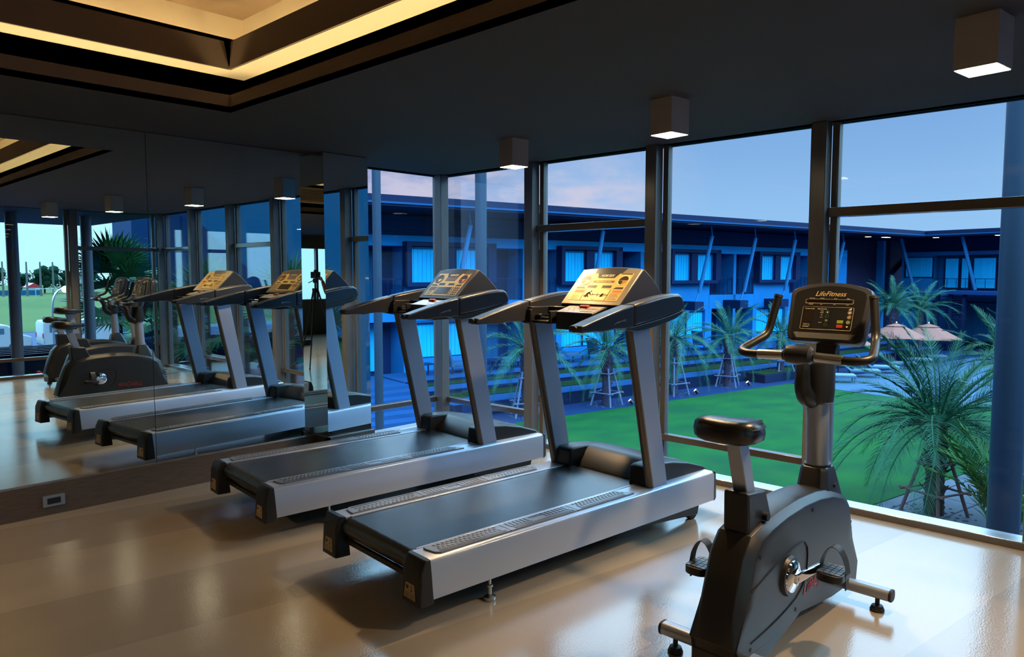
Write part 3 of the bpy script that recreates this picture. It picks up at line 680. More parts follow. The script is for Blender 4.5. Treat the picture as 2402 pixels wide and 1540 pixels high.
    def outline(k=1.0, drop=0):
        w0, w1, h = .176*k, .187*k, .268
        pts = [(-w0+.03, .0), (w0-.03, .0), (w0-.008, .010), (w0, .035)]
        pts += [(w1, .232), (w1-.008, .254), (w1-.03, .266)]
        for q in range(1, 8): a = 1-2*q/8; pts.append(((w1-.03)*a, .266+.026*(1-a*a)))
        pts += [(-w1+.03, .266), (-w1+.008, .254), (-w1, .232), (-w0, .035), (-w0+.008, .010)]
        cxy = Vector((0, .135))
        return [tuple(cxy+(Vector(p)-cxy)*(1-drop)) for p in pts]
    o0 = outline()
    mb = MB(Mk); mb.loft([[(*p, z) for p in outline(1, d)] for d, z in ((.14, -.075), (.04, -.060), (.0, -.030), (0, -.008), (.02, .004), (.05, .006))]); ck = mb.ob('console', M_GREYP, r, smooth=50)
    mb = MB(Mk); mb.prism([p for p in outline(1, .13)], .005, .0078, 'z'); fc = mb.ob('console_face', M_BLACK, ck, smooth=0)
    mb = MB(Mk); mb.hexa([(-.13, .004, .004), (.13, .004, .004), (.15, .045, .004), (-.15, .045, .004)], [(-.12, .012, .018), (.12, .012, .018), (.14, .043, .0085), (-.14, .043, .0085)]); mb.ob('console_lip', M_RUBBER, ck, .004)
    text('LifeFitness', .033, M_GOLDL, Mk @ Matrix.Translation((0, .222, .0082)), ck, 'brand_lettering', .0005, .35)
    def frame_line(x0, x1, y0, y1, rr, name):
        mb = MB(Mk); pts = rrect(x1-x0, y1-y0, rr, 4, (x0+x1)/2, (y0+y1)/2)
        mb.tube([(*p, .0082) for p in pts]+[(*pts[0], .0082)], .0009, 4); mb.ob(name, M_LINE, ck)
    frame_line(-.108, .108, .186, .206, .004, 'readout_frame'); frame_line(-.115, .115, .060, .168, .004, 'keypad_frame')
    mb = MB(Mk); mb.box((-.098, .188, .0078), (.098, .204, .0084)); mb.ob('readout_window', mat('readout_glass', (.008, .006, .005), .15), ck, smooth=0)
    mb = MB(Mk @ Matrix.Translation((0, 0, .0082)))
    for body, x, y_, sz in (('Heart Rate', -.080, .209, .0055), ('Calories', -.033, .209, .0055), ('Speed', .027, .209, .0055), ('Watts', .084, .209, .0055), ('Distance', -.082, .1795, .0055), ('Time', -.034, .1795, .0055), ('RPM', .026, .1795, .0055), ('Level', .084, .1795, .0055),
                            ('Workout Profile', -.083, .157, .0065), ('Select Workout', -.025, .157, .0065), ('Press Enter key', -.088, .084, .0045), ('to change settings', -.086, .077, .0045), ('during workout', -.089, .070, .0045),
                            ('Manual', -.024, .148, .0045), ('Random', -.024, .139, .0045), ('Hill', -.024, .129, .0045), ('Cardio', -.024, .118, .0045), ('Fit Test', -.026, .092, .0045), ('LEVEL', .103, .129, .004)):
        text_mesh(mb, body, sz, .0003, at=(x, y_))
    mb.ob('console_print', M_WHITE, ck, smooth=0)
    mb = MB(Mk); mb.box((-.103, .094, .0078), (-.066, .150, .0083)); mb.ob('profile_window', mat('dot_matrix', (.02, .012, .008), .25), ck, smooth=0)
    def key(x, y_, m, ring_m, nm):
        mb = MB(Mk); mb.lathe([(.0085, .0078), (.0085, .0092), (.0072, .0092), (.0072, .0078)], 18, (x, y_, 0)); k = mb.ob(nm, ring_m, ck)
        return k
    for i, y_ in enumerate((.145, .1245, .104, .084)):
        key(.001, y_, M_BLACK, mat('ring_green', (.05, .10, .04), .4), 'round_key')
    for y_ in (.145, .123): key(.100, y_, M_BLACK, M_LINE, 'round_key')
    key(.099, .099, M_BLACK, M_LINE, 'round_key'); key(.097, .078, M_BLACK, M_BLACK, 'round_key')
    for nm, x, y_, dn in (('arrow_print', .001, .145, 1), ('arrow_print', .001, .104, -1), ('arrow_print', .100, .145, 1), ('arrow_print', .100, .123, -1)):
        mb = MB(Mk); mb.prism([(x-.003, y_-.003*dn), (x+.003, y_-.003*dn), (x, y_+.0035*dn)], .0078, .0088, 'z'); mb.ob(nm, M_WHITE, ck, smooth=0)
    mb = MB(Mk); mb.lathe([(.0055, .0078), (.0055, .0088)], 14, (.099, .099, 0)); mb.ob('fan_key', M_GREEN, ck)
    mb = MB(Mk); mb.lathe([(.0035, .0078), (.0035, .0088)], 12, (.097, .078, 0)); mb.ob('dot_key', M_WHITE, ck)
    mb = MB(Mk)
    for k in range(3): mb.box((.094+k*.004, .157, .0078), (.097+k*.004, .160+k*.003, .0086))
    mb.ob('level_bars', M_WHITE, ck, smooth=0)
    mb = MB(Mk); mb.box((.050, .092, .0078), (.077, .107, .0098)); mb.ob('start_key', M_GREEN, ck, .002)
    mb = MB(Mk); mb.box((.050, .071, .0078), (.077, .086, .0098)); mb.ob('stop_key', M_RED, ck, .002)
    # crank, pedals
    cx_, cz = -.17, .325
    for s in (-1, 1):
        pa = R(4 if s < 0 else 184)
        px_, pz_ = cx_+.135*math.cos(pa), cz+.135*math.sin(pa)
        mb = MB(); mb.tube([(cx_, s*.096, cz), (cx_, s*.112, cz)], [.085, .078], 30); mb.ob('crank_boss', M_BLACK, sh)
        mb = MB(); mb.tube([(cx_, s*.108, cz), (cx_, s*.118, cz), (cx_, s*.128, cz)], [.068, .064, .040], 30); cr = mb.ob('crank_disc', M_CHROME, r)
        d = Vector((px_-cx_, 0, pz_-cz)).normalized(); w = Vector((-d.z, 0, d.x))
        a0, a1 = Vector((cx_, s*.120, cz)), Vector((px_, s*.150, pz_))
        q = lambda p, k, dy: tuple(p+w*k+Vector((0, dy*s, 0)))
        mb = MB(); mb.hexa([q(a0-d*.02, -.021, 0), q(a1+d*.02, -.016, 0), q(a1+d*.02, .016, 0), q(a0-d*.02, .021, 0)], [q(a0-d*.02, -.021, .018), q(a1+d*.02, -.016, .018), q(a1+d*.02, .016, .018), q(a0-d*.02, .021, .018)])
        arm = mb.ob('crank_arm', M_CHROME, r, .005, seg=3)
        mb = MB(); mb.tube([(cx_, s*.136, cz), (cx_, s*.1405, cz)], .011, 14); mb.ob('crank_bolt', M_BLACK, arm)
        y0 = s*.165; yc = s*.222
        out = [(p[0]+px_, p[1]+yc) for p in rrect(.150, .105, .04, 5)]
        mb = MB(); mb.prism(out, pz_-.022, pz_+.010, 'z'); pd = mb.ob('pedal', M_BLACK, r, .004)
        mb = MB()
        for i in range(5):
            for j in range(4): mb.box((px_-.060+i*.0245, yc-.044+j*.0225, pz_+.010), (px_-.039+i*.0245, yc-.0245+j*.0225, pz_+.0135))
        mb.ob('pedal_tread', mat('tread_brown', (.06, .052, .045), .4), pd)
        mb = MB(); n_ = 14
        ring_ = [[(px_+dx+.012, yc-s*.055+s*.11*k/n_, pz_+.002+.105*math.sin(math.pi*k/n_)**.6) for dx in (-.024, .024)] for k in range(n_+1)]
        for k in range(n_):
            a_, b_ = ring_[k], ring_[k+1]
            mb.hexa([a_[0], a_[1], b_[1], b_[0]], [tuple(Vector(v)+Vector((0, 0, .0028))) for v in (a_[0], a_[1], b_[1], b_[0])])
        mb.hexa([(px_-.008, yc+s*.050, pz_-.06), (px_+.02, yc+s*.050, pz_-.06), (px_+.032, yc+s*.050, pz_+.01), (px_-.008, yc+s*.050, pz_+.01)], [(px_-.008, yc+s*.053, pz_-.06), (px_+.02, yc+s*.053, pz_-.06), (px_+.032, yc+s*.053, pz_+.01), (px_-.008, yc+s*.053, pz_+.01)])
        mb.ob('pedal_strap', M_RUBBER, pd)
        mb = MB(); mb.box((px_-.012, yc+s*.046-.004, pz_-.016), (px_+.035, yc+s*.058+.004, pz_+.004)); mb.ob('strap_buckle', M_DARK, pd, .003)
    # stabiliser bars
    for x in (-.489, .489):
        mb = MB(); o = [(x+a, .088+b_) for a, b_ in rrect(.062, .052, .022, 5)]
        mb.prism(o, -.285, .285, 'y'); br = mb.ob('stabiliser_bar', M_POST, r, smooth=40)
        for s in (-1, 1):
            mb = MB(); mb.prism([(x+a, .088+b_) for a, b_ in rrect(.064, .054, .022, 5)], s*.285, s*.297, 'y'); mb.ob('bar_cap', M_RUBBER, br, .003)
            mb = MB(); mb.lathe([(.030, 0), (.032, .006), (.024, .026), (.010, .030), (.010, .07)], 18, (x, s*.232, 0)); mb.ob('levelling_foot', M_RUBBER, br)
    return r
bk = make_bike(); bk.location = (3.06, 1.268, 0); bk.rotation_euler.z = R(-1)
tag(bk, 'black upright exercise bike standing beside the near treadmill', 'exercise bike', 'upright exercise bikes in a row')
for loc, lb in (((3.46, -.02, 0), 'exercise bike with raised seat seen only in the mirror, between the other two'), ((3.50, -.92, 0), 'exercise bike seen only in the mirror, farthest from the treadmills')):
    b2 = copy_tree(bk); b2.location = loc
    for ch in b2.children:
        if ch.name.startswith(('seat.', 'seat_post', 'seat_clamp')) and 'raised' in lb: ch.location = (-.04, 0, .11)
        if ch.name.startswith(('seat.', 'seat_post', 'seat_clamp')) and 'farthest' in lb: ch.location = (.02, 0, -.05)
    b2.rotation_euler.z = R(-2); tag(b2, lb, 'exercise bike', 'upright exercise bikes in a row')

# ------------------------------------------------------------------ photographer and tripod (seen in the mirror corner)
FW = Vector((math.cos(YAW), math.sin(YAW), 0)); LF = Vector((-FW.y, FW.x, 0))
tp = empty('camera_tripod', (-FW.x*.10, -FW.y*.10, 0), YAW); tag(tp, 'black tripod with a camera on top, reflected in the narrow mirror strip', 'tripod')
for k, a in enumerate((0, 125, 235)):
    d_ = Vector((math.cos(R(a)), math.sin(R(a)), 0)); mb = MB()
    mb.tube([d_*.045+Vector((0, 0, 1.28)), d_*.24+Vector((0, 0, .62))], .015, 8); mb.tube([d_*.235+Vector((0, 0, .64)), d_*.42+Vector((0, 0, .01))], .011, 8)
    lg = mb.ob('leg', M_BLACK, tp); mb = MB(); mb.ball(tuple(d_*.42+Vector((0, 0, .012))), .016, 8); mb.ob('foot', M_RUBBER, lg)
mb = MB(); mb.tube([(0, 0, 1.0), (0, 0, 1.40)], .014, 10); mb.tube([(0, 0, 1.24), (0, 0, 1.31)], .05, 12); mb.ob('centre_column', M_BLACK, tp)
mb = MB(); mb.box((-.05, -.03, 1.40), (.03, .03, 1.475)); mb.tube([(0, -.03, 1.44), (-.02, -.12, 1.40)], .008, 8); mb.ob('pan_head', M_DARK, tp, .006)
mb = MB(); mb.box((-.07, -.075, 1.478), (-.0, .075, 1.585)); mb.hexa([(-.06, -.03, 1.585), (-.005, -.03, 1.585), (-.005, .03, 1.585), (-.06, .03, 1.585)], [(-.05, -.02, 1.62), (-.012, -.02, 1.62), (-.012, .02, 1.62), (-.05, .02, 1.62)])
cb = mb.ob('camera_body', M_BLACK, tp, .008); mb = MB(); mb.tube([(0, 0, 1.53), (.06, 0, 1.53)], [.042, .040], 18); mb.ob('camera_lens', M_BLACK, cb)
def skin(name, verts, edges, radii, m, parent, sub=2):
    me = bpy.data.meshes.new(name); me.from_pydata([Vector(v) for v in verts], edges, [])
    o = link(name, me, m, parent, smooth=0)
    sk = o.modifiers.new('skin', 'SKIN'); sk.use_smooth_shade = True
    for i, r_ in enumerate(radii):
        q = me.skin_vertices[0].data[i]; q.radius = r_ if isinstance(r_, tuple) else (r_, r_)
    me.skin_vertices[0].data[0].use_root = True
    sb = o.modifiers.new('sub', 'SUBSURF'); sb.levels = sub; sb.render_levels = sub
    return o
M_SKIN = mat('skin_tone', (.30, .17, .11), .5); M_SHIRT = mat('shirt_black', (.012, .012, .015), .8); M_JEANS = mat('trousers_navy', (.012, .016, .03), .8); M_HAIR = mat('hair_black', (.008, .007, .006), .6)
pe = empty('person', tuple(LF*.40-FW*.46), YAW); tag(pe, 'photographer in dark clothes standing behind the tripod, seen in the mirror corner', 'person')
# body axes: x forward, y left
V = [(0, 0, .96), (0, 0, 1.10), (.0, 0, 1.28), (.0, 0, 1.42), (.02, 0, 1.50), (.04, 0, 1.58), (.05, 0, 1.66),           # 0-6 pelvis..head
     (0, .10, .92), (.03, .11, .50), (-.02, .12, .09), (.0, -.10, .92), (.02, -.11, .50), (-.01, -.12, .09),              # 7-12 legs
     (-.01, .19, 1.41), (.06, .25, 1.14), (.22, .10, 1.30), (-.01, -.19, 1.41), (.10, -.27, 1.20), (.28, -.30, 1.44)]       # 13-18 arms
Ed = [(0, 1), (1, 2), (2, 3), (3, 4), (4, 5), (5, 6), (0, 7), (7, 8), (8, 9), (0, 10), (10, 11), (11, 12), (3, 13), (13, 14), (14, 15), (3, 16), (16, 17), (17, 18)]
Ra = [(.15, .11), (.14, .10), (.165, .11), (.13, .09), .055, .062, .07, .085, .058, .042, .085, .058, .042, .060, .044, .030, .060, .044, .030]
skin('body', V, Ed, Ra, M_SKIN, pe)
skin('shirt', [(0, 0, .94), (0, 0, 1.10), (0, 0, 1.28), (0, 0, 1.42), (.015, 0, 1.47), (-.01, .19, 1.41), (.05, .245, 1.16), (-.01, -.19, 1.41), (.085, -.262, 1.22)],
     [(0, 1), (1, 2), (2, 3), (3, 4), (3, 5), (5, 6), (3, 7), (7, 8)], [(.168, .125), (.155, .112), (.178, .122), (.142, .10), .066, .070, .060, .070, .060], M_SHIRT, pe)
skin('trousers', [(0, 0, .99), (0, 0, .94), (0, .10, .90), (.03, .11, .50), (-.02, .12, .07), (0, -.10, .90), (.02, -.11, .50), (-.01, -.12, .07)],
     [(0, 1), (1, 2), (2, 3), (3, 4), (1, 5), (5, 6), (6, 7)], [(.162, .120), (.160, .122), .098, .074, .062, .098, .074, .062], M_JEANS, pe)
mb = MB(); mb.ball((.055, 0, 1.665), .098, 18, (1.0, .78, 1.18)); hd = mb.ob('head', M_SKIN, pe, smooth=80)
mb = MB(); mb.ball((.035, 0, 1.70), .104, 18, (1.0, .84, .98)); mb.ob('hair', M_HAIR, pe, smooth=80)
mb = MB(); mb.hexa([(.145, -.014, 1.625), (.165, -.010, 1.622), (.165, .010, 1.622), (.145, .014, 1.625)], [(.140, -.006, 1.675), (.150, -.005, 1.675), (.150, .005, 1.675), (.140, .006, 1.675)]); mb.ob('nose', M_SKIN, hd, .004)
for s in (-1, 1):
    mb = MB(); mb.ball((.140, s*.030, 1.672), .011, 10); mb.ob('eye', M_HAIR, hd); mb = MB(); mb.ball((.045, s*.078, 1.66), .028, 10, (.6, .35, 1)); mb.ob('ear', M_SKIN, hd)
mb = MB(); mb.tube([(.146, -.022, 1.602), (.151, 0, 1.599), (.146, .022, 1.602)], .006, 6); mb.ob('mouth', mat('lip', (.22, .09, .07), .5), hd)
for s, wv, dv in ((1, (.22, .10, 1.30), (.12, -.14, .12)), (-1, (.28, -.30, 1.44), (.10, -.02, .06))):
    w_ = Vector(wv); d_ = Vector(dv).normalized(); side = d_.cross(Vector((0, 0, 1))).normalized()*s
    hv = [w_, w_+d_*.04, w_+d_*.085]; he = [(0, 1), (1, 2)]; hr = [.024, (.032, .016), (.034, .015)]
    for k, (of, ln) in enumerate(((-.027, .058), (-.009, .072), (.009, .076), (.027, .068))):
        b_ = len(hv); p = w_+d_*.082+side*of
        hv += [p, p+d_*ln*.5, p+d_*ln*.85+Vector((0, 0, -ln*.35))]; he += [(2, b_), (b_, b_+1), (b_+1, b_+2)]; hr += [.009, .0085, .0075]
    b_ = len(hv); p = w_+d_*.025-side*.024; hv += [p, p-side*.030+d_*.03, p-side*.034+d_*.062]; he += [(1, b_), (b_, b_+1), (b_+1, b_+2)]; hr += [.012, .010, .008]
    skin('hand', hv, he, hr, M_SKIN, pe, 1)
for s in (-1, 1):
    mb = MB(); mb.loft([[(x-.02, s*.12+y*.045, z) for x, y in ((-.07, -.7), (-.09, 0), (-.07, .7), (.10, 1), (.18, .5), (.20, 0), (.18, -.5), (.10, -1))] for z in (0, .05)]+[[(x*.45-.02, s*.12+y*.04, .11) for x, y in ((-.12, -.8), (-.18, 0), (-.12, .8), (.10, 1), (.16, .5), (.18, 0), (.16, -.5), (.10, -1))]])
    mb.ob('shoe', M_BLACK, pe, .006)

# ------------------------------------------------------------------ courtyard frame: U runs along the lawn, V towards the hotel wing
AL = R(-11.4); ZG = -3.4
_mat = mat
def mat(n, c, *a, **k): k.setdefault('spec', .08); return _mat(n, c, *a, **k)

def wxy(u, v, z=0): return Vector((math.cos(AL)*u-math.sin(AL)*v, math.sin(AL)*u+math.cos(AL)*v, z))
def uvroot(name, u, v, z, rz=0): return empty(name, wxy(u, v, z), AL+rz)
class UB(MB):
    """mesh builder in (U, V, z), written relative to a base point"""
    def __init__(s, base): super().__init__(Matrix.Translation(-Vector(base)))
def uvmesh(mb, name, m, base, **k):
    o = mb.ob(name, m, None, **k); o.location = wxy(*base); o.rotation_euler.z = AL; return o
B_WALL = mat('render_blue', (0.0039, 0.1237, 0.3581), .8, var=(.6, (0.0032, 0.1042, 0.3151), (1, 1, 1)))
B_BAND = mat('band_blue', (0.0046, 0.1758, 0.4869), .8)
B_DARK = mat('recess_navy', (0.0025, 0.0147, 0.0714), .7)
B_SLAT = mat('slat_screen_blue', (0.0025, 0.0252, 0.1092), .7)
B_FRAME = mat('window_box_navy', (0.0017, 0.0118, 0.0546), .5)
B_CURT = mat('curtain_cyan', (0.0039, 0.3385, 0.6803), .8, var=(9, (0.0039, 0.2604, 0.5729), (4, 4, .05)))
B_CURD = mat('curtain_dim', (0.0034, 0.0672, 0.1764), .8, var=(9, (0.0025, 0.0420, 0.1260), (4, 4, .05)))
B_ROOF = mat('roof_navy', (0.0025, 0.0092, 0.0378), .6)
B_GUT = mat('gutter_blue', (0.004, 0.050, 0.150), .4)
B_STRUT = mat('strut_blue_grey', (0.0137, 0.1302, 0.3294), .5)
B_LILAC = mat('gable_lilac', (0.0210, 0.0231, 0.0714), .8)
B_RAIL = mat('balcony_rail_navy', (0.0025, 0.0126, 0.0504), .5)
LAWN = mat('lawn_green', (0.0014, 0.0442, 0.0153), .9, var=(.55, (0.0041, 0.0680, 0.0136), (1, 1.6, 1)), bump=(40, .4))
STRIPG = mat('strip_grass', (0.0046, 0.0231, 0.0081), .9, bump=(40, .4))
PAVE_D = mat('paving_navy', (0.0034, 0.0168, 0.0672), .7, var=(.4, (0.0050, 0.0231, 0.0840), (.3, 2, 1)))
PAVE_L = mat('paving_pale', (0.0672, 0.0924, 0.1260), .8, var=(1.2, (0.0504, 0.0714, 0.1008), (1, 1, 1)))
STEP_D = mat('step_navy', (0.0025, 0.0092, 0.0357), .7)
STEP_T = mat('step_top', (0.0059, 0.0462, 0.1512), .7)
DECK = mat('pool_deck', (0.0336, 0.0840, 0.1512), .7)
SOIL = mat('soil', (0.0126, 0.0084, 0.0084), .95, bump=(30, .6))
PEBB = mat('pebbles', (0.0420, 0.0546, 0.0756), .8)
# ground and flats
struct(uvmesh(UB((0, 0, ZG)).box((-60, -60, ZG-.5), (110, 60, ZG-.02)), 'ground_court', PAVE_D, (0, 0, ZG), smooth=0))
b0 = (16, 14, ZG)
struct(uvmesh(UB(b0).box((4, 8.12, ZG-.02), (29.2, 19.58, ZG+.02)), 'ground_lawn', LAWN, b0, smooth=0))
mb = UB(b0); mb.box((4, 4.2, ZG-.02), (40, 8.1, ZG+.01)); pth = uvmesh(mb, 'path_near', PAVE_L, b0, smooth=0); struct(pth)
mb = UB(b0)
for v in (7.76, 6.82, 5.6): mb.box((4, v, ZG+.01), (40, v+.035, ZG+.0125))
for k in range(18): mb.box((5+k*2.0, 4.2, ZG+.01), (5.02+k*2.0, 8.1, ZG+.0125))
mb.ob('path_joints', STEP_D, pth, smooth=0)
struct(uvmesh(UB(b0).box((29.25, 8.1, ZG-.02), (50, 19.4, ZG+.03)), 'pool_deck', DECK, b0, smooth=0))
struct(uvmesh(UB(b0).box((4, 19.6, ZG-.02), (50, 21.3, ZG+.015)), 'path_far', PAVE_D, b0, smooth=0))
# grass terraces stepping up to the rooms
def terrace(n, v0, v1, z0, z1, g0, g1):
    t_ = struct(uvmesh(UB(b0).box((12.6, v0, z0), (46.5, v1, z1)), f'terrace_{n}', STEP_D, b0, smooth=0))
    UB(b0).box((12.6, v0-.02, z1), (46.5, v1, z1+.03)).ob('paving', STEP_T, t_, smooth=0)
    if g1: UB(b0).box((12.9, g0, z1+.03), (46.4, g1, z1+.06)).ob('grass_strip', STRIPG, t_, smooth=0)
terrace(1, 21.33, 23.4, ZG, -2.93, 22.35, 23.38); terrace(2, 23.4, 25.0, ZG, -2.74, 24.3, 24.98); terrace(3, 25.0, 27.4, ZG, -2.58, 0, 0)
mb = UB(b0)
for k in range(6): mb.box((9.4, 21.33+k*.62, ZG), (12.6, 27.4, ZG+.135*(k+1)))
struct(uvmesh(mb, 'steps', STEP_T, b0, smooth=0))
b1 = (29.3, 20.9, ZG)
pl = uvmesh(UB(b1).box((28.3, 20.25, ZG), (31.6, 22.4, -3.02)), 'planter', STEP_D, b1, smooth=0); tag(pl, 'low dark planter box under a palm at the end of the terraces', 'planter')
UB(b1).box((28.42, 20.37, -3.02), (31.48, 22.3, -2.99)).ob('grass_top', STRIPG, pl, smooth=0)
# ---- the hotel wing across the lawn
VF = 27.4; hb = (28, VF, ZG)
ho = uvroot('hotel_building', *hb); tag(ho, 'long blue two-storey hotel wing with boxed bay windows across the lawn', 'building')
def hp(name, m, fn, parent=None, **k):
    mb = UB(hb); fn(mb); k.setdefault('smooth', 0); return mb.ob(name, m, parent or ho, **k)
U0, U1 = 2.0, 46.9
BX = [(6.2, 10.2), (13.83, 18.22), (21.94, 25.87), (29.46, 33.44), (36.94, 40.95)]
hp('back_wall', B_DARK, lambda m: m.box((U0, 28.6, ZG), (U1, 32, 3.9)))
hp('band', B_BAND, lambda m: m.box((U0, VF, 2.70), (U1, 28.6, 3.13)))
scr = hp('slat_screen', B_SLAT, lambda m: [m.box((U0, VF+.2, 3.13+k*.075), (U1, VF+.26, 3.13+k*.075+.05)) for k in range(11)] and m.box((U0, VF+.28, 3.13), (U1, VF+.34, 3.98)))
def front(m):
    for a, b_ in BX:
        m.box((a+.12, VF, .9), (b_-.5, VF+1.2, 2.7)); m.box((a+.05, VF, -.42), (b_-.45, VF+1.2, .9))
        m.box((a+.0, VF, ZG), (a+.35, VF+1.2, -.42)); m.box((a+3.2, VF, ZG), (a+3.75, VF+1.2, -.42)); m.box((a+.35, VF, ZG), (a+3.2, VF+1.2, -2.02)); m.box((a+.35, VF+.05, -.5), (a+3.2, VF+1.2, -.42))
    for (a, b_), (c_, d_) in zip(BX, BX[1:]+[(44.6, 46.9)]):
        m.box((b_-.5, VF, -.42), (c_+.1, VF+1.2, .36)); m.box(((b_+c_)/2-.12, VF, ZG), ((b_+c_)/2+.12, VF+1.2, 2.7))
    m.box((44.55, VF, ZG), (U1, VF+1.2, 2.7))
hp('front_wall', B_WALL, front)
for i, (a, b_) in enumerate(BX):
    w = b_-a
    def bx(m):
        m.box((a, VF-.42, 2.70), (b_, VF, 2.88)); m.box((a, VF-.42, 1.03), (b_, VF, 1.20)); m.box((a, VF-.42, 1.2), (a+.22, VF, 2.7)); m.box((b_-.42, VF-.42, 1.2), (b_-.22, VF, 2.7)); m.box((b_-.22, VF-.42, 1.03), (b_, VF-.2, 2.88))
        m.box((a+w*.42, VF-.30, 1.2), (a+w*.55, VF, 2.7))
    wb = hp('window_box', B_FRAME, bx)
    for x0, x1 in ((a+.24, a+w*.42), (a+w*.55, b_-.44)):
        hp('curtain_pane', B_CURT, lambda m: [m.box((x0+.03+k*.1, VF-.10+.02*(k % 2), 1.2), (min(x0+.13+k*.1, x1), VF-.06+.02*(k % 2), 2.62)) for k in range(int((x1-x0)/.1)+1)], wb)
        hp('pane_frame', B_STRUT, lambda m: (m.box((x0, VF-.16, 2.6), (x1, VF-.10, 2.66)), m.box((x0-.04, VF-.16, 1.2), (x0, VF-.10, 2.66)), m.box((x1, VF-.16, 1.2), (x1+.04, VF-.10, 2.66))), wb)
    hp('ground_window', B_CURT, lambda m: [m.box((a+.40+k*.1, VF+.18+.02*(k % 2), -2.0), (a+.50+k*.1, VF+.22+.02*(k % 2), -.52)) for k in range(28)])
    hp('ground_frame', B_FRAME, lambda m: (m.box((a+.35, VF+.08, -.56), (a+3.2, VF+.14, -.48)), m.box((a+.35, VF+.08, -2.04), (a+3.2, VF+.14, -1.98)), m.box((a+1.7, VF+.08, -2.0), (a+1.78, VF+.14, -.5))))
    c_ = BX[i+1][0] if i+1 < len(BX) else 44.6
    for (x0, x1) in ((b_-.3, (b_+c_)/2-.16), ((b_+c_)/2+.16, c_+.0)):
        xm = x0+(x1-x0)*(.15 if i % 2 else .0)
        hp('balcony_door', B_CURD, lambda m: m.box((xm, 28.52, .36), (xm+(x1-x0)*.5, 28.58, 2.5)))
        hp('terrace_door', B_CURT if i % 2 == 0 else B_CURD, lambda m: m.box((xm+.05, 28.50, -2.55), (xm+(x1-x0)*.55, 28.58, -.55)))
        hp('balcony_rail', B_RAIL, lambda m: (m.box((x0, VF+.05, 1.32), (x1, VF+.09, 1.36)), m.box((x0, VF+.05, .45), (x1, VF+.08, .48)), [m.box((x0+k*(x1-x0)/5, VF+.05, .36), (x0+k*(x1-x0)/5+.025, VF+.08, 1.34)) for k in range(6)]))
hp('roof', B_ROOF, lambda m: (m.box((U0, 24.5, 4.02), (60, 33, 4.42)), m.box((51.38, 4, 4.02), (62, 24.5, 4.42))))
hp('gutter', B_GUT, lambda m: (m.box((U0, 24.44, 4.10), (51.36, 24.5, 4.17)), m.box((51.32, 4, 4.10), (51.38, 24.44, 4.17))))
for ut, ub in ((9.3, 8.5), (16.83, 16.1), (24.46, 23.85), (32.55, 31.55), (36.39, 35.42), (40.27, 39.33), (45.6, 44.5)):
    st_ = hp('roof_strut', B_STRUT, lambda m: (m.tube([(ut*.955, 25.7, 3.55), (ub*.985, 26.5, .55)], .10, 10), m.tube([(ut*.943, 25.45, 4.05), (ut*.956, 25.72, 3.5)], .035, 8), m.tube([(ub*.984, 26.5, .6), (ub*.978, 26.55, .05)], .045, 8)), smooth=50)
    hp('strut_block', B_RAIL, lambda m: m.box((ub*.975-.35, 26.2, -.40), (ub*.975+.35, VF, .06)), st_)
# end gable and the second wing
hp('gable_wall', B_LILAC, lambda m: (m.box((46.9, 29.5, ZG), (54.6, 31, 4.05)), m.box((55.5, 29.0, ZG), (58, 30, 4.05))))
hp('gable_edge', B_BAND, lambda m: m.box((54.5, 29.0, ZG), (54.85, 29.5, 4.02)))
hp('stair_flank', B_SLAT, lambda m: m.prism([(55.0, -.5), (58.0, -.5), (58.0, 3.1), (55.0, 1.3)], 28.6, 28.9))
UW = 54.3
hp('wing_wall', B_WALL, lambda m: (m.box((UW, 25.3, -.2), (UW+1, 27.5, 3.1)), m.box((UW+.9, 6, ZG), (UW+2, 27.5, 3.1)), m.box((UW, 6, 2.84), (UW+1, 25.3, 3.1)), m.box((UW, 6, -.3), (UW+1, 25.3, .42)), m.box((UW, 25.3, ZG), (UW+1, 27.5, -.2))))
hp('wing_screen', B_DARK, lambda m: m.box((UW+.3, 6, 3.1), (UW+.5, 27.5, 4.02)))
for v0, v1, z0, z1 in ((25.32, 27.2, 1.34, 2.70), (23.6, 24.5, .6, 2.6), (22.95, 23.4, .6, 2.6), (21.3, 22.7, .6, 2.6), (19.6, 21.1, .6, 2.6), (17, 19, .6, 2.6)):
    wf = hp('wing_window', B_FRAME, lambda m: m.box((UW-.06, v0-.06, z0-.06), (UW+.02, v1+.06, z1+.06)))
    hp('wing_curtain', B_CURT, lambda m: [m.box((UW-.10-.02*(k % 2), v0+k*.1, z0), (UW-.06-.02*(k % 2), min(v0+.1+k*.1, v1), z1)) for k in range(int((v1-v0)/.1))], wf)
hp('wing_rail', B_RAIL, lambda m: (m.box((UW-.5, 20.5, 1.2), (UW-.47, 25.2, 1.24)), [m.box((UW-.5, 20.5+k*.6, .42), (UW-.48, 20.53+k*.6, 1.22)) for k in range(8)]))
for v in (26.6, 22.6, 18.5): hp('roof_strut', B_STRUT, lambda m: m.tube([(52.3, v, 4.02), (53.3, v-.5, .5)], .11, 10), smooth=50)
M_DOWN = mat('downlight_glow', (1, .9, .7), .4, emit=((1, .85, .6), 5))
for u, v in ((47.8, 26.5), (49.3, 26.2), (49.7, 26.2), (52.6, 24.4), (52.6, 20.6)):
    hp('soffit_light', M_DOWN, lambda m: m.box((u-.14, v-.14, 4.0), (u+.14, v+.14, 4.02)))
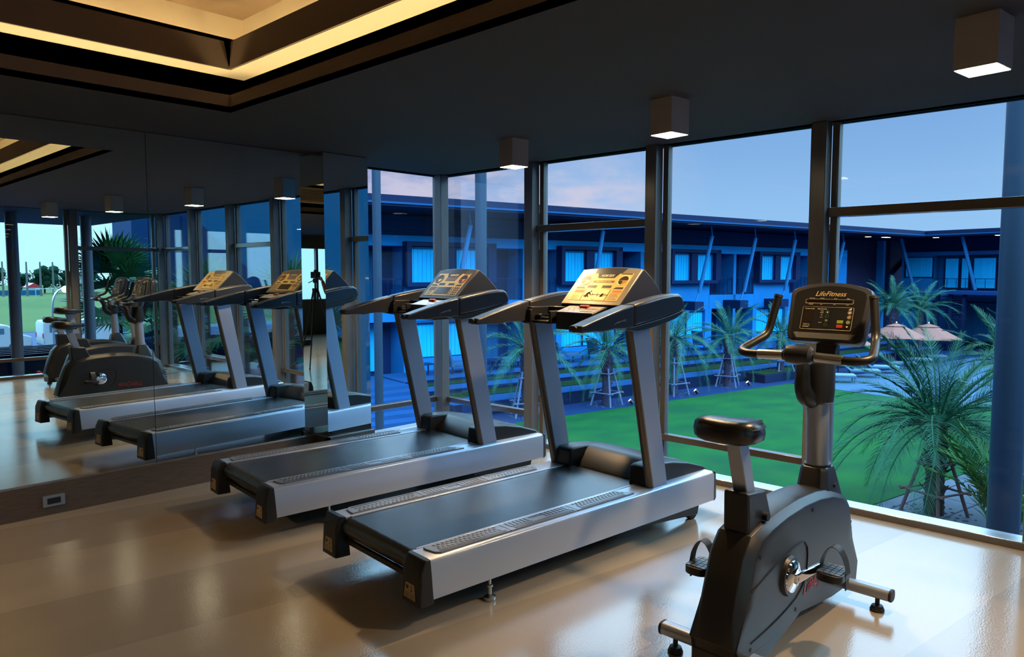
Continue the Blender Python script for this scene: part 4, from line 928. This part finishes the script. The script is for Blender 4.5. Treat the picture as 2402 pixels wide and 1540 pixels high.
# pergola in front of the second wing
pg_b = (51.5, 22.5, ZG); pg = uvroot('pergola', *pg_b); tag(pg, 'dark louvred pergola with flat roof against the far hotel wing', 'pergola')
UB(pg_b).box((50, 8, .25), (54, 24.2, .45)).ob('roof_slab', B_SLAT, pg, smooth=0)
mb = UB(pg_b)
for k in range(22): mb.box((50.4, 21.4, -3.2+k*.155), (50.46, 23.9, -3.2+k*.155+.05))
mb.ob('louvre_panel', B_RAIL, pg, smooth=0)
for v in (23.9, 23.1, 22.3, 21.5, 17.5): UB(pg_b).box((50.3, v-.1, ZG), (50.5, v+.1, .25)).ob('post', B_ROOF, pg, smooth=0)
UB(pg_b).box((53.6, 8, -2.9), (53.8, 24, -.4)).ob('back_panel', B_CURD, pg, smooth=0)  # plain blue panel behind the louvres

# ------------------------------------------------------------------ palms
F_G = [mat(f'frond_green_{i}', c, .55, var=(3, c2, (1, 1, 1))) for i, (c, c2) in enumerate((((0.0070, 0.0550, 0.0300), (0.0150, 0.0800, 0.0475)), ((0.0110, 0.0750, 0.0500), (0.0250, 0.1100, 0.0800)), ((0.0250, 0.0800, 0.0150), (0.0500, 0.1200, 0.0250))))]
M_TRUNK = mat('palm_trunk', (0.0210, 0.0156, 0.0180), .9, bump=(12, .8)); M_TRUNKB = mat('palm_trunk_blue', (0.0300, 0.0300, 0.0600), .9, bump=(12, .8))
M_STAKE = mat('stake_wood', (0.0840, 0.0510, 0.0510), .8); M_STAKEB = mat('stake_pale', (0.0720, 0.1080, 0.2040), .8)
def frond_mesh(name, L_, droop, nleaf, leaf, w, m, seed, v_=.35):
    rnd = random.Random(seed); mb = MB(); pts = []
    for k in range(15):
        s = k/14; pts.append(Vector((L_*(s-.13*droop*s*s), 0, L_*(.16*s-droop*.62*s**2.2))))
    mb.tube(pts, [.030*L_/3*(1-.85*k/14) for k in range(15)], 5)
    for k in range(nleaf):
        s = .10+.90*k/(nleaf-1); x = s*14; i = min(int(x), 13); f = x-i; p = pts[i].lerp(pts[i+1], f); d = (pts[i+1]-pts[i]).normalized()
        ll = leaf*(math.sin(math.pi*min(1, .14+.80*s))**.55)*rnd.uniform(.8, 1.12)
        for sd in (-1, 1):
            up = Vector((-d.z, 0, d.x))
            dv = (d*(.75+.5*s)+Vector((0, sd, 0))*(1.0-.35*s)+up*(v_+rnd.uniform(-.28, .28))+d*rnd.uniform(-.15, .2)-Vector((0, 0, .10))).normalized()
            e_ = p+dv*ll+Vector((0, 0, -.14*ll)); m_ = p+dv*ll*.5; q = d*w*.5
            mb._add([p-q*.6, m_-q, e_, m_+q, p+q*.6], [(0, 1, 2, 3, 4)])
    bmesh.ops.recalc_face_normals(mb.bm, faces=mb.bm.faces)
    me = bpy.data.meshes.new(name); mb.bm.to_mesh(me); mb.bm.free(); me.materials.append(m); return me
FR = [frond_mesh('frond', 2.35, d, 80, .36, .013, F_G[0], i) for i, d in enumerate((.45, .75, 1.0, 1.15))]
FRB = [frond_mesh('frond', 2.4, d, 64, .40, .020, F_G[1], 10+i) for i, d in enumerate((.5, .8, 1.05, 1.25))]
FRY = [frond_mesh('frond', 2.0, d, 30, .55, .045, F_G[2], 20+i, .2) for i, d in enumerate((.3, .6, .9))]
def palm(u, v, z0, zc, r0, r1, nf, label, fronds=FR, sc=1.0, stakes=M_STAKE, trunk=M_TRUNK, seed=1, group='palms around the courtyard lawn', lo=-30, scaly=True, world=None, light=0):
    rnd = random.Random(seed)
    base = Vector(world) if world else wxy(u, v, z0); z0 = base.z; h = zc-z0
    r = empty('palm_tree', base, rnd.uniform(0, 6)); tag(r, label, 'palm', group)
    mb = MB(); n = 34
    rings = []
    for k in range(n+1):
        s = k/n; rr = r0+(r1-r0)*s+(.03 if s > .75 else 0)
        rr *= 1.0 if k % 2 else .90
        rings.append([(rr*math.cos(2*math.pi*j/14)*(1+.05*math.sin(3*j+k)), rr*math.sin(2*math.pi*j/14)*(1+.05*math.cos(2*j+k)), h*s) for j in range(14)])
    mb.loft(rings)
    if scaly:
        for k in range(130):
            s = rnd.uniform(.45, 1.0) if k < 110 else rnd.uniform(.1, 1); a = rnd.uniform(0, 6.28); rr = (r0+(r1-r0)*s)*.98
            d_ = Vector((math.cos(a), math.sin(a), 0)); t_ = Vector((-d_.y, d_.x, 0)); p = d_*rr+Vector((0, 0, h*s)); q = p+d_*rnd.uniform(.05, .12)*sc+Vector((0, 0, rnd.uniform(.06, .16)*sc))
            mb.hexa([p-t_*.03, p+t_*.03, p+t_*.03+Vector((0, 0, .05)), p-t_*.03+Vector((0, 0, .05))], [q-t_*.012, q+t_*.012, q+t_*.012+Vector((0, 0, .012)), q-t_*.012+Vector((0, 0, .012))])
    mb.ob('trunk', trunk, r, smooth=60)
    for k in range(nf):
        f = k/(nf-1); el = R(78+(lo-78)*f**.75+rnd.uniform(-7, 7)); az = k*2.399+rnd.uniform(-.2, .2)
        i = min(len(fronds)-1, int(f*len(fronds)*.999))
        o = bpy.data.objects.new('frond', fronds[i]); C.objects.link(o); o.parent = r
        o.location = (.10*sc*math.cos(az), .10*sc*math.sin(az), h-.05+.14*sc*(1-f)); s_ = sc*rnd.uniform(.88, 1.08)*(.72 if f < .12 else 1)
        o.rotation_euler = (rnd.uniform(-.35, .35), -el, az); o.scale = (s_, s_, s_)
    if stakes:
        hs = h*.66
        for k in range(4):
            a = .5+k*math.pi/2; mb = MB(); mb.tube([(.62*math.cos(a), .62*math.sin(a), -.02), (r0*1.15*math.cos(a), r0*1.15*math.sin(a), hs)], .036, 7); mb.ob('support_stake', stakes, r)
        for zz, rr in ((.50, .55), (hs*.86, .30)):
            for k in range(4):
                a0, a1 = .5+k*math.pi/2, .5+(k+1)*math.pi/2; mb = MB()
                p, q = Vector((rr*math.cos(a0), rr*math.sin(a0), zz)), Vector((rr*math.cos(a1), rr*math.sin(a1), zz)); e_ = (q-p)*.15
                mb.tube([p-e_, q+e_], .024, 6); mb.ob('cross_tie', stakes, r)
    mb = MB(); rn = random.Random(seed+5)
    for k in range(60):
        a = rn.uniform(0, 6.28); d_ = r0+rn.uniform(.05, .55)*1.0; mb.ball((d_*math.cos(a), d_*math.sin(a), .01), rn.uniform(.02, .05), 6, (1, 1, .6))
    mb.ob('pebble_ring', PEBB, r)
    if stakes and light:
        lp = empty('spotlight', base+Vector((wxy(.75, -.55)))); tag(lp, light, 'garden light', 'spotlights at the palm bases')
        mb = MB(); mb.tube([(0, 0, 0), (0, 0, .12)], .02, 8); mb.ob('stem', M_BLACK, lp)
        ax = (base-lp.location+Vector((0, 0, .9))).normalized()
        mb = MB(); mb.tube([Vector((0, 0, .14))-ax*.10, Vector((0, 0, .14))+ax*.08], [.05, .075], 14); mb.ob('lamp_head', M_BLACK, lp)
        mb = MB(); mb.tube([Vector((0, 0, .14))+ax*.081, Vector((0, 0, .14))+ax*.086], .066, 14); mb.ob('lamp_glass', mat('spot_glow', (1, .85, .6), .4, emit=((1, .72, .42), 6)), lp)
        ld = bpy.data.lights.new('spot_beam', 'SPOT'); ld.energy = 45; ld.color = (1, .62, .32); ld.spot_size = R(50); ld.shadow_soft_size = .05
        lo_ = bpy.data.objects.new('spot_beam', ld); C.objects.link(lo_); lo_.parent = lp; lo_.location = Vector((0, 0, .14))+ax*.10; lo_.rotation_euler = ax.to_track_quat('-Z', 'Y').to_euler()
    return r
palm(15.68, 7.09, ZG, -1.50, .20, .165, 54, 'large near palm with drooping fronds on the paving right of the bike', sc=1.12, seed=3, lo=-14)
palm(26.3, 20.75, ZG, -1.2, .17, .15, 26, 'staked palm at the lawn edge, just left of the bike handlebar', FRB, .86, M_STAKEB, M_TRUNKB, 5, light='lit spotlight at the foot of the palm left of the handlebar')
palm(22.65, 20.55, ZG, -1.05, .18, .15, 26, 'staked palm at the lawn edge right of the near treadmill upright', FRB, .92, M_STAKEB, M_TRUNKB, 6, light='lit spotlight at the foot of the palm right of the treadmill upright')
palm(18.75, 20.35, ZG, -1.25, .19, .16, 26, 'staked palm at the lawn edge between the near treadmill uprights', FRB, .88, M_STAKEB, M_TRUNKB, 7, light='spotlight at the foot of the palm between the treadmill uprights')
palm(30.3, 20.85, -3.0, -1.25, .17, .15, 24, 'palm in the low planter box behind the bike handlebar', FRB, .86, M_STAKEB, M_TRUNKB, 8, light='lit spotlight in the planter beside its palm')
palm(15.0, 20.4, ZG, -1.0, .17, .15, 24, 'palm behind the second window column, between the two treadmill consoles', FRB, .95, M_STAKEB, M_TRUNKB, 9)
palm(42.5, 22.0, ZG, -.35, .19, .16, 34, 'bushy far palm right of the bike console, above the umbrellas', FRB, .92, None, M_TRUNKB, 10, lo=-8)
palm(45.0, 21.6, ZG, -.55, .19, .16, 34, 'second bushy far palm beside the louvred pergola', FRB, .92, None, M_TRUNKB, 11, lo=-8)
palm(21.6, 7.15, ZG, -1.3, .18, .15, 36, 'palm mostly hidden behind the round column at the right edge', FR, 1.05, M_STAKE, M_TRUNK, 12)
palm(25.5, 9.6, ZG, -1.15, .18, .15, 34, 'palm behind the large near palm, left of the round column', FR, .95, None, M_TRUNK, 13)
def areca(world, label, n, seed, sc=1.0):
    rnd = random.Random(seed); r = empty('areca_palm', world); tag(r, label, 'plant', 'low bushy palms under the window')
    for k in range(n):
        a = k*2.4; el = R(rnd.uniform(35, 85)); o = bpy.data.objects.new('frond', FRY[k % 3]); C.objects.link(o); o.parent = r
        o.location = (.18*math.cos(a), .18*math.sin(a), rnd.uniform(.1, .7)*sc); o.rotation_euler = (rnd.uniform(-.4, .4), -el, a); o.scale = (sc*.9,)*3
    mb = MB()
    for k in range(7): a = k*.9; mb.tube([(.08*math.cos(a), .08*math.sin(a), 0), (.2*math.cos(a), .2*math.sin(a), .8*sc)], .025, 6)
    mb.ob('stems', F_G[2], r)
areca(wxy(14.9, 5.55, ZG), 'yellow-green bushy palm on the paving at the foot of the round column', 20, 3, .95)
areca(wxy(17.0, 5.0, ZG), 'bushy palm low at the right edge of the frame, right of the round column', 18, 4, 1.05)
# ------------------------------------------------------------------ umbrellas, loungers, terrace seats
M_CANV = mat('canvas_salmon', (0.1980, 0.0900, 0.0765), .8); M_CANV2 = mat('canvas_pole', (0.0450, 0.0270, 0.0225), .6)
def umbrella(u, v, zt, label, sc=1.0):
    r = uvroot('umbrella', u, v, ZG, .3); tag(r, label, 'umbrella', 'salmon sun umbrellas on the pool deck'); h = zt-ZG
    n = 8; mb = MB(); r1 = 1.45*sc
    rim = [(r1*math.cos(2*math.pi*k/n), r1*math.sin(2*math.pi*k/n), h-.72*sc) for k in range(n)]; r2 = [(x*.28, y*.28, h-.16*sc) for x, y, z in rim]
    mb.loft([rim, r2, [(x*.02, y*.02, h-.06) for x, y, z in rim]], False)
    mb.loft([[(x, y, z-.012) for x, y, z in rim], [(x*.28, y*.28, h-.175*sc) for x, y, z in rim]], False); mb.ob('canopy', M_CANV, r, smooth=0)
    mb = MB(); mb.loft([[(x*.33, y*.33, h-.15*sc) for x, y, z in rim], [(x*.02, y*.02, h-.02) for x, y, z in rim]]); mb.ob('vent_cap', M_CANV, r, smooth=0)
    mb = MB(); mb.tube([(0, 0, 0), (0, 0, h)], .028, 8); mb.ob('pole', M_CANV2, r); mb = MB(); mb.ball((0, 0, h+.03), .045, 8); mb.ob('finial', M_WHITE, r)
    mb = MB(); mb.lathe([(.3, 0), (.3, .06), (.05, .1)], 14); mb.ob('base', M_BLACK, r)
    for k in range(n): mb = MB(); mb.tube([(0, 0, h-.10*sc), (rim[k][0]*.97, rim[k][1]*.97, rim[k][2]-.02)], .012, 5); mb.ob('rib', M_CANV2, r)
umbrella(38.4, 19.6, -1.0, 'nearest whole salmon umbrella, right of the bike console')
umbrella(42.5, 19.9, -1.2, 'farther salmon umbrella to the right, tip just above the palm fronds', 1.15)
umbrella(33.6, 19.9, -1.05, 'salmon umbrella mostly hidden behind the bike console', 1.08)
M_CUSH = mat('lounger_pale', (0.0990, 0.1890, 0.2700), .8); M_LFR = mat('lounger_frame', (0.0450, 0.0990, 0.1620), .6); M_TOW = mat('towel_navy', (0.0045, 0.0225, 0.0900), .9)
def lounger(proto=[None]):
    if proto[0]: return copy_tree(proto[0])
    r = empty('sun_lounger')
    mb = MB(); mb.box((0, -.33, .26), (1.35, .33, .30)); mb.ob('frame', M_LFR, r)
    for x in (.05, 1.25):
        for y in (-.3, .26): MB().box((x, y, 0), (x+.05, y+.05, .26)).ob('leg', M_LFR, r)
    mb = MB(); mb.box((0, -.32, .30), (1.33, .32, .38)); mb.ob('mattress', M_CUSH, r, .02)
    mb = MB(); mb.hexa([(0, -.32, .29), (.06, -.32, .37), (.06, .32, .37), (0, .32, .29)], [(-.62, -.32, .80), (-.56, -.32, .88), (-.56, .32, .88), (-.62, .32, .80)]); mb.ob('backrest', M_CUSH, r, .02)
    mb = MB(); mb.tube([(.10, -.24, .44), (.10, .24, .44)], .07, 10); mb.ob('rolled_towel', M_TOW, r)
    proto[0] = r; return r
for i, (u, v) in enumerate(((30.9, 19.0), (33.45, 19.25), (35.6, 19.45), (37.9, 19.7), (40.3, 20.1), (42.6, 20.4))):
    l = lounger(); l.location = wxy(u, v, ZG+.03); l.rotation_euler.z = AL+R(-49)
    tag(l, ('pale lounger at the lawn corner, only its foot end clear of the bike', 'pale lounger with rolled navy towel, second from the lawn corner', 'pale lounger with navy towel, third from the lawn corner', 'pale lounger under the nearest whole umbrella',
            'pale lounger behind the upright palm frond', 'last pale lounger, farthest along the deck')[i], 'sun lounger', 'loungers on the pool deck')
M_SOFA = mat('terrace_cushion', (0.0135, 0.0630, 0.1530), .8)
def daybed(proto=[None]):
    if proto[0]: return copy_tree(proto[0])
    r = empty('terrace_chair')
    MB().box((-.75, -.4, .28), (.75, .4, .46)).ob('cushion', M_SOFA, r, .03)
    mb = MB(); mb.hexa([(.62, -.4, .44), (.76, -.4, .44), (.76, .4, .44), (.62, .4, .44)], [(.82, -.4, 1.05), (.92, -.4, 1.05), (.92, .4, 1.05), (.82, .4, 1.05)]); mb.ob('backrest', M_SOFA, r, .03)
    for x in (-.72, .67):
        for y in (-.38, .33): MB().box((x, y, 0), (x+.05, y+.05, .28)).ob('leg', B_RAIL, r)
    proto[0] = r; return r
def sidetable(proto=[None]):
    if proto[0]: return copy_tree(proto[0])
    r = empty('side_table'); MB().box((-.4, -.3, .46), (.4, .3, .50)).ob('top', B_RAIL, r)
    for x in (-.38, .34):
        for y in (-.28, .24): MB().box((x, y, 0), (x+.04, y+.04, .46)).ob('leg', B_RAIL, r)
    proto[0] = r; return r
for i, (u, v, rz) in enumerate(((15.9, 26.1, 180), (18.4, 26.2, 0), (21.6, 26.2, 180), (24.0, 26.2, 180), (28.6, 26.3, 180), (31.6, 26.3, 180))):
    d = daybed(); d.location = wxy(u, v, -2.55); d.rotation_euler.z = AL+R(rz)
    tag(d, ('terrace daybed seen just right of the corner column', 'terrace daybed behind the palm between the treadmill consoles', 'large terrace daybed left of the palm between the treadmill uprights', 'terrace daybed right of the palm between the treadmill uprights',
            'terrace daybed right of the palm beside the treadmill upright', 'terrace daybed behind the palm left of the handlebar')[i], 'outdoor chair', 'daybeds on the hotel terrace')
for i, (u, v) in enumerate(((14.0, 26.0), (17.2, 25.7), (25.8, 26.2), (27.2, 26.2))):
    d = sidetable(); d.location = wxy(u, v, -2.55); d.rotation_euler.z = AL
    tag(d, ('low terrace table left of the corner column', 'low terrace table right of the corner column', 'low terrace table behind the near treadmill upright', 'low terrace table right of the near treadmill upright')[i], 'outdoor table', 'low tables on the hotel terrace')
# ------------------------------------------------------------------ round steel columns just outside the glass
M_RCOL = mat('round_column_grey', (0.026, 0.048, 0.082), .35, .3)
M_RCOL_LIT = _mat('round_column_lit', (.16, .19, .23), .35, .3)  # lighter copy for the mirrored columns, room light put into its colour
def rcol(x, y, r_, label, m=None):
    o = MB().lathe([(r_*1.0, 0), (r_, 7.6)], 36).ob('steel_column', m or M_RCOL, smooth=60); o.location = (x, y, ZG); tag(o, label, 'column', 'round steel columns outside the glass')
rcol(7.3, 1.15, .122, 'thick round grey column outside the window at the right edge')
rcol(7.3, 7.5, .082, 'slim round column outside, right of the glass corner')
rcol(7.3, 9.95, .072, 'slim round column outside, between mirror pier and glass corner')
rcol(4.14, -3.1, .085, 'round column outside the opposite glass, seen in the mirror behind the bikes', M_RCOL_LIT)
rcol(3.07, -3.1, .085, 'round column outside the opposite glass, at the left edge of the mirror view', M_RCOL_LIT)
# ------------------------------------------------------------------ the street side, seen in the mirror
struct(MB().box((-60, -230, ZG-.6), (140, -8.5, ZG-.03)).ob('ground_street', mat('asphalt_blue', (.04, .10, .13), .7), smooth=0))
struct(MB().prism([(-62, ZG), (-80, -2.85), (-100, -1.65), (-230, -1.6), (-230, ZG-.4), (-62, ZG-.4)], -40, 110, 'x').ob('ground_field', mat('field_green', (.035, .070, .016), .9, var=(.1, (.05, .085, .02), (1, 1, 1))), smooth=0))
an_b = (9, -8.3, ZG); an = empty('annex_building', an_b); tag(an, 'blue panelled annex with sloping stair flank, seen in the mirror', 'building')
Mt = lambda: MB(Matrix.Translation(-Vector(an_b)))
Mt().box((7.08, -9.5, ZG), (24, -8.4, 7)).ob('wall', mat('annex_light', (.004, .085, .18), .6), an, smooth=0)
Mt().box((6.66, -9.5, ZG), (7.08, -8.2, 7)).ob('edge_panel', mat('annex_dark', (.002, .026, .085), .6), an, smooth=0)
Mt().prism([(7.3, ZG), (11.0, ZG), (11.0, .4), (7.9, 3.2), (7.3, 3.2)], -8.4, -8.1).ob('stair_flank', mat('annex_dark', (.002, .026, .085), .6), an, smooth=0)
for k in range(4):
    mb = Mt(); mb.box((7.8+k*.75, -8.10, ZG), (7.83+k*.75, -8.08, 3.0-k*.66)); mb.ob('panel_joint', B_FRAME, an, smooth=0)
tr = empty('roof_trellis', (4, -4.6, .1)); tag(tr, 'dark lattice roof structure just outside the opposite glass', 'trellis')
Mt2 = lambda: MB(Matrix.Translation((-4, 4.6, -.1)))
for k in range(6): Mt2().box((-1.5, -3.5-k*.55, .12-.02*k), (9, -3.44-k*.55, .22-.02*k)).ob('beam', B_ROOF, tr, smooth=0)
for k in range(7): mb = Mt2(); mb.tube([(-1+k*1.4, -3.4, .16), (.2+k*1.4, -6.4, .06)], .02, 6); mb.ob('brace', M_STEEL, tr)
for x in (-1.5, 8.5): Mt2().box((x, -6.4, ZG), (x+.15, -6.25, .05)).ob('post', B_ROOF, tr, smooth=0)
Mt2().box((-2, -3.42, -.25), (9, -3.36, .12)).ob('edge_board', B_ROOF, tr, smooth=0)
# bush with red flowers
rb = random.Random(4); bu = empty('flowering_bush', (3.6, -3.0, ZG)); tag(bu, 'leafy bush with red flowers below the opposite window', 'bush')
mb = MB()
for k in range(900):
    p = Vector((max(-.40, min(.40, rb.gauss(0, .25))), max(-.3, min(.3, rb.gauss(0, .14))), 2.75+max(-.7, min(.6, rb.gauss(0, .28))))); d_ = Vector((rb.uniform(-1, 1), rb.uniform(-1, 1), rb.uniform(-.3, 1))).normalized()*.08; w = d_.orthogonal().normalized()*.03
    mb._add([p, p+d_*.5+w, p+d_, p+d_*.5-w], [(0, 1, 2, 3)])
mb.ob('leaves', mat('bush_leaf', (.035, .06, .012), .7, var=(6, (.07, .085, .02), (1, 1, 1))), bu, smooth=0)
mb = MB()
for k in range(16): mb.ball((rb.uniform(-.36, .36), .12+rb.uniform(0, .1), 2.9+rb.gauss(0, .22)), .045, 8)
mb.ob('flowers', mat('flower_red', (.45, .02, .03), .6), bu)
mb = MB()
for k in range(5): mb.tube([(0, 0, 0), (rb.uniform(-.3, .3), 0, 2.6)], .03, 6)
mb.ob('stems', M_TRUNK, bu)
# fan palms by the opposite glass
def fan_mesh(seed):
    rnd = random.Random(seed); mb = MB(); mb.tube([(0, 0, 0), (.55, 0, .12)], .014, 5)
    for k in range(22):
        a = R(-95+190*k/21); l_ = rnd.uniform(.55, .75); d_ = Vector((math.cos(a), math.sin(a), .10)); t_ = Vector((-d_.y, d_.x, 0))*.028; p = Vector((.55, 0, .12))
        mb._add([p, p+d_*l_*.5-t_, p+d_*l_+Vector((0, 0, -.06)), p+d_*l_*.5+t_], [(0, 1, 2, 3)])
    me = bpy.data.meshes.new('fan_leaf'); mb.bm.to_mesh(me); mb.bm.free(); me.materials.append(F_M); return me
F_M = mat('fan_green', (0.0090, 0.0720, 0.0210), .5, var=(4, (0.0300, 0.1200, 0.0420), (1, 1, 1)))
FAN = [fan_mesh(i) for i in range(3)]
def fanpalm(x, y, zc, n, label, seed, sc=1.0):
    rnd = random.Random(seed); r = empty('fan_palm', (x, y, ZG)); tag(r, label, 'palm', 'fan palms outside, seen in the mirror'); h = zc-ZG
    mb = MB(); mb.tube([(0, 0, 0), (0, 0, h*.5), (0, 0, h)], [.11, .09, .07], 10); mb.ob('trunk', M_TRUNK, r)
    for k in range(n):
        o = bpy.data.objects.new('fan_leaf', FAN[k % 3]); C.objects.link(o); o.parent = r; f = k/(n-1)
        o.location = (0, 0, h-.55*f*sc); o.rotation_euler = (rnd.uniform(-.5, .5), -R(80-115*f+rnd.uniform(-8, 8)), k*2.4); o.scale = (sc,)*3
fanpalm(5.0, -4.35, 1.30, 30, 'tall spiky fan palm outside, behind the bike consoles in the mirror', 2, .95)
fanpalm(6.35, -3.3, .80, 26, 'fan palm outside the window bay, left in the mirror above the treadmill arms', 3)
fanpalm(7.25, -1.9, .80, 26, 'fan palm outside, between the two mirrored treadmill consoles', 4)
fanpalm(6.3, -5.6, .35, 26, 'low fan palm outside near the blue annex, seen in the mirror', 5)
# vehicles, goal, poles, trees far off
M_VAN = mat('van_white', (.30, .33, .35), .35); M_VGL = mat('van_glass', (.05, .10, .14), .1)
def van(x, y, label, ln=5.0, h=2.1):
    r = empty('van', (x, y, ZG)); tag(r, label, 'van', 'white vehicles parked in the street')
    mb = MB(); mb.prism([(0, .35), (ln, .35), (ln, .95), (ln-.55, 1.15), (ln-1.3, h-.05), (ln-1.7, h), (.1, h), (0, h-.2)], -.9, .9); mb.ob('body', M_VAN, r, .08)
    for s in (-1, 1):
        for k in range(3): mb = MB(); mb.box((.35+k*.95, s*.905-.01, 1.2), (1.2+k*.95, s*.905+.01, h-.25)); mb.ob('side_window', M_VGL, r)
        for xx in (.95, ln-.95): mb = MB(); mb.tube([(xx, s*.78, .34), (xx, s*.93, .34)], .34, 20); mb.ob('wheel', M_RUBBER, r)
        mb = MB(); mb.box((-.03, s*.78-.08, .85), (.02, s*.78+.08, 1.15)); mb.ob('tail_light', M_REDP, r)
van(13.4, -44, 'long white minibus in the street, seen in the mirror behind the bike seats', 5.4, 1.95); van(8.3, -44.5, 'white van at the left edge of the mirror view', 4.6, 1.8)
go = empty('goal', (26.9, -100, -1.65)); tag(go, 'white football goal on the grass field, seen in the mirror', 'goal')
mb = MB(); mb.tube([(0, 0, 0), (0, 0, 1.25)], .05, 6); mb.ob('post', M_VAN, go); mb = MB(); mb.tube([(2.1, 0, 0), (2.1, 0, 1.25)], .05, 6); mb.ob('post', M_VAN, go); mb = MB(); mb.tube([(0, 0, 1.25), (2.1, 0, 1.25)], .05, 6); mb.ob('crossbar', M_VAN, go)
for i, x in enumerate((25.9, 28.8, 30.5, 32.1, 35.8)):
    o = MB().lathe([(.16, 0), (.10, 4.9)], 8).ob('net_pole', mat('pole_concrete', (.10, .11, .11), .8), smooth=60); o.location = (x, -112, -1.62)
    tag(o, ('pale net pole left of the left mirrored column', 'pale net pole right of the left mirrored column', 'pale net pole left of the goal', 'pale net pole above the goal', 'pale net pole beside the mirrored mullion')[i], 'pole', 'tall poles along the far field')
M_TREE = mat('tree_green', (.003, .022, .012), .8, var=(.8, (.008, .04, .018), (1, 1, 1)))
rt = random.Random(9)
for i, (x, w, h) in enumerate(((28.0, 2.6, 4.9), (31.6, 2.0, 3.3), (35.0, 3.2, 4.3), (38.4, 2.2, 3.6), (41.6, 2.4, 4.2), (24.6, 2.4, 4.0))):
    r = empty('tree', (x, -128, -1.6)); tag(r, ('dark bushy tree at the left edge of the mirror view', 'small dark tree right of the left mirrored column', 'broad dark tree behind the goal posts in the mirror', 'low tree beside the mirrored mullion', 'tree behind the mirrored fan palm', 'tree beyond the field left of the mirror view')[i], 'tree', 'trees beyond the playing field')
    mb = MB()
    for k in range(22): mb.ball((max(-.4*w, min(.4*w, rt.gauss(0, w*.25))), rt.gauss(0, w*.3), h*.58+rt.gauss(0, h*.16)), rt.uniform(.5, 1.0)*w*.28, 8)
    for k in range(500):
        p = Vector((max(-.62*w, min(.62*w, rt.gauss(0, w*.36))), max(-.7*w, min(.7*w, rt.gauss(0, w*.4))), h*.58+max(-h*.35, min(h*.38, rt.gauss(0, h*.2))))); q = Vector((rt.uniform(-1, 1), rt.uniform(-1, 1), rt.uniform(-1, 1)))*.28
        mb._add([p, p+q, p+q.orthogonal()*.7], [(0, 1, 2)])
    mb.ob('crown', M_TREE, r, smooth=0)
    mb = MB(); mb.tube([(0, 0, 0), (0, 0, h*.5)], .14, 8); mb.ob('trunk', M_TRUNK, r)
ba = MB().box((0, 0, 0), (14, .1, .75)).ob('banner_fence', mat('banner_blue', (.006, .09, .18), .7), smooth=0); ba.location = (17.5, -116, -1.6); tag(ba, 'blue banner fence along the far edge of the field', 'fence')
hs = empty('house', (31.8, -122, -1.6)); tag(hs, 'small white house with red roof beyond the field', 'house')
MB().box((-.9, -1, 0), (.9, 1, 1.1)).ob('wall', M_VAN, hs); MB().prism([(-1.1, 1.1), (1.1, 1.1), (0, 1.75)], -1.1, 1.1).ob('roof', M_REDP, hs, smooth=0)
sl = empty('street_lamp', (8.42, -20, ZG)); tag(sl, 'lit street lamp on a slim curved pole, seen in the mirror', 'street lamp')
mb = MB(); mb.tube([(-.45, 0, 0), (-.45, 0, 3.6)]+bez((-.45, 0, 3.7), (-.42, 0, 4.4), (0, 0, 4.42), 6), .035, 8); mb.ob('pole', M_STEEL, sl)
mb = MB(); mb.ball((0, 0, 4.38), .13, 10); mb.ob('bulb', mat('street_glow', (1, .7, .4), .4, emit=((1, .55, .22), 9)), sl)
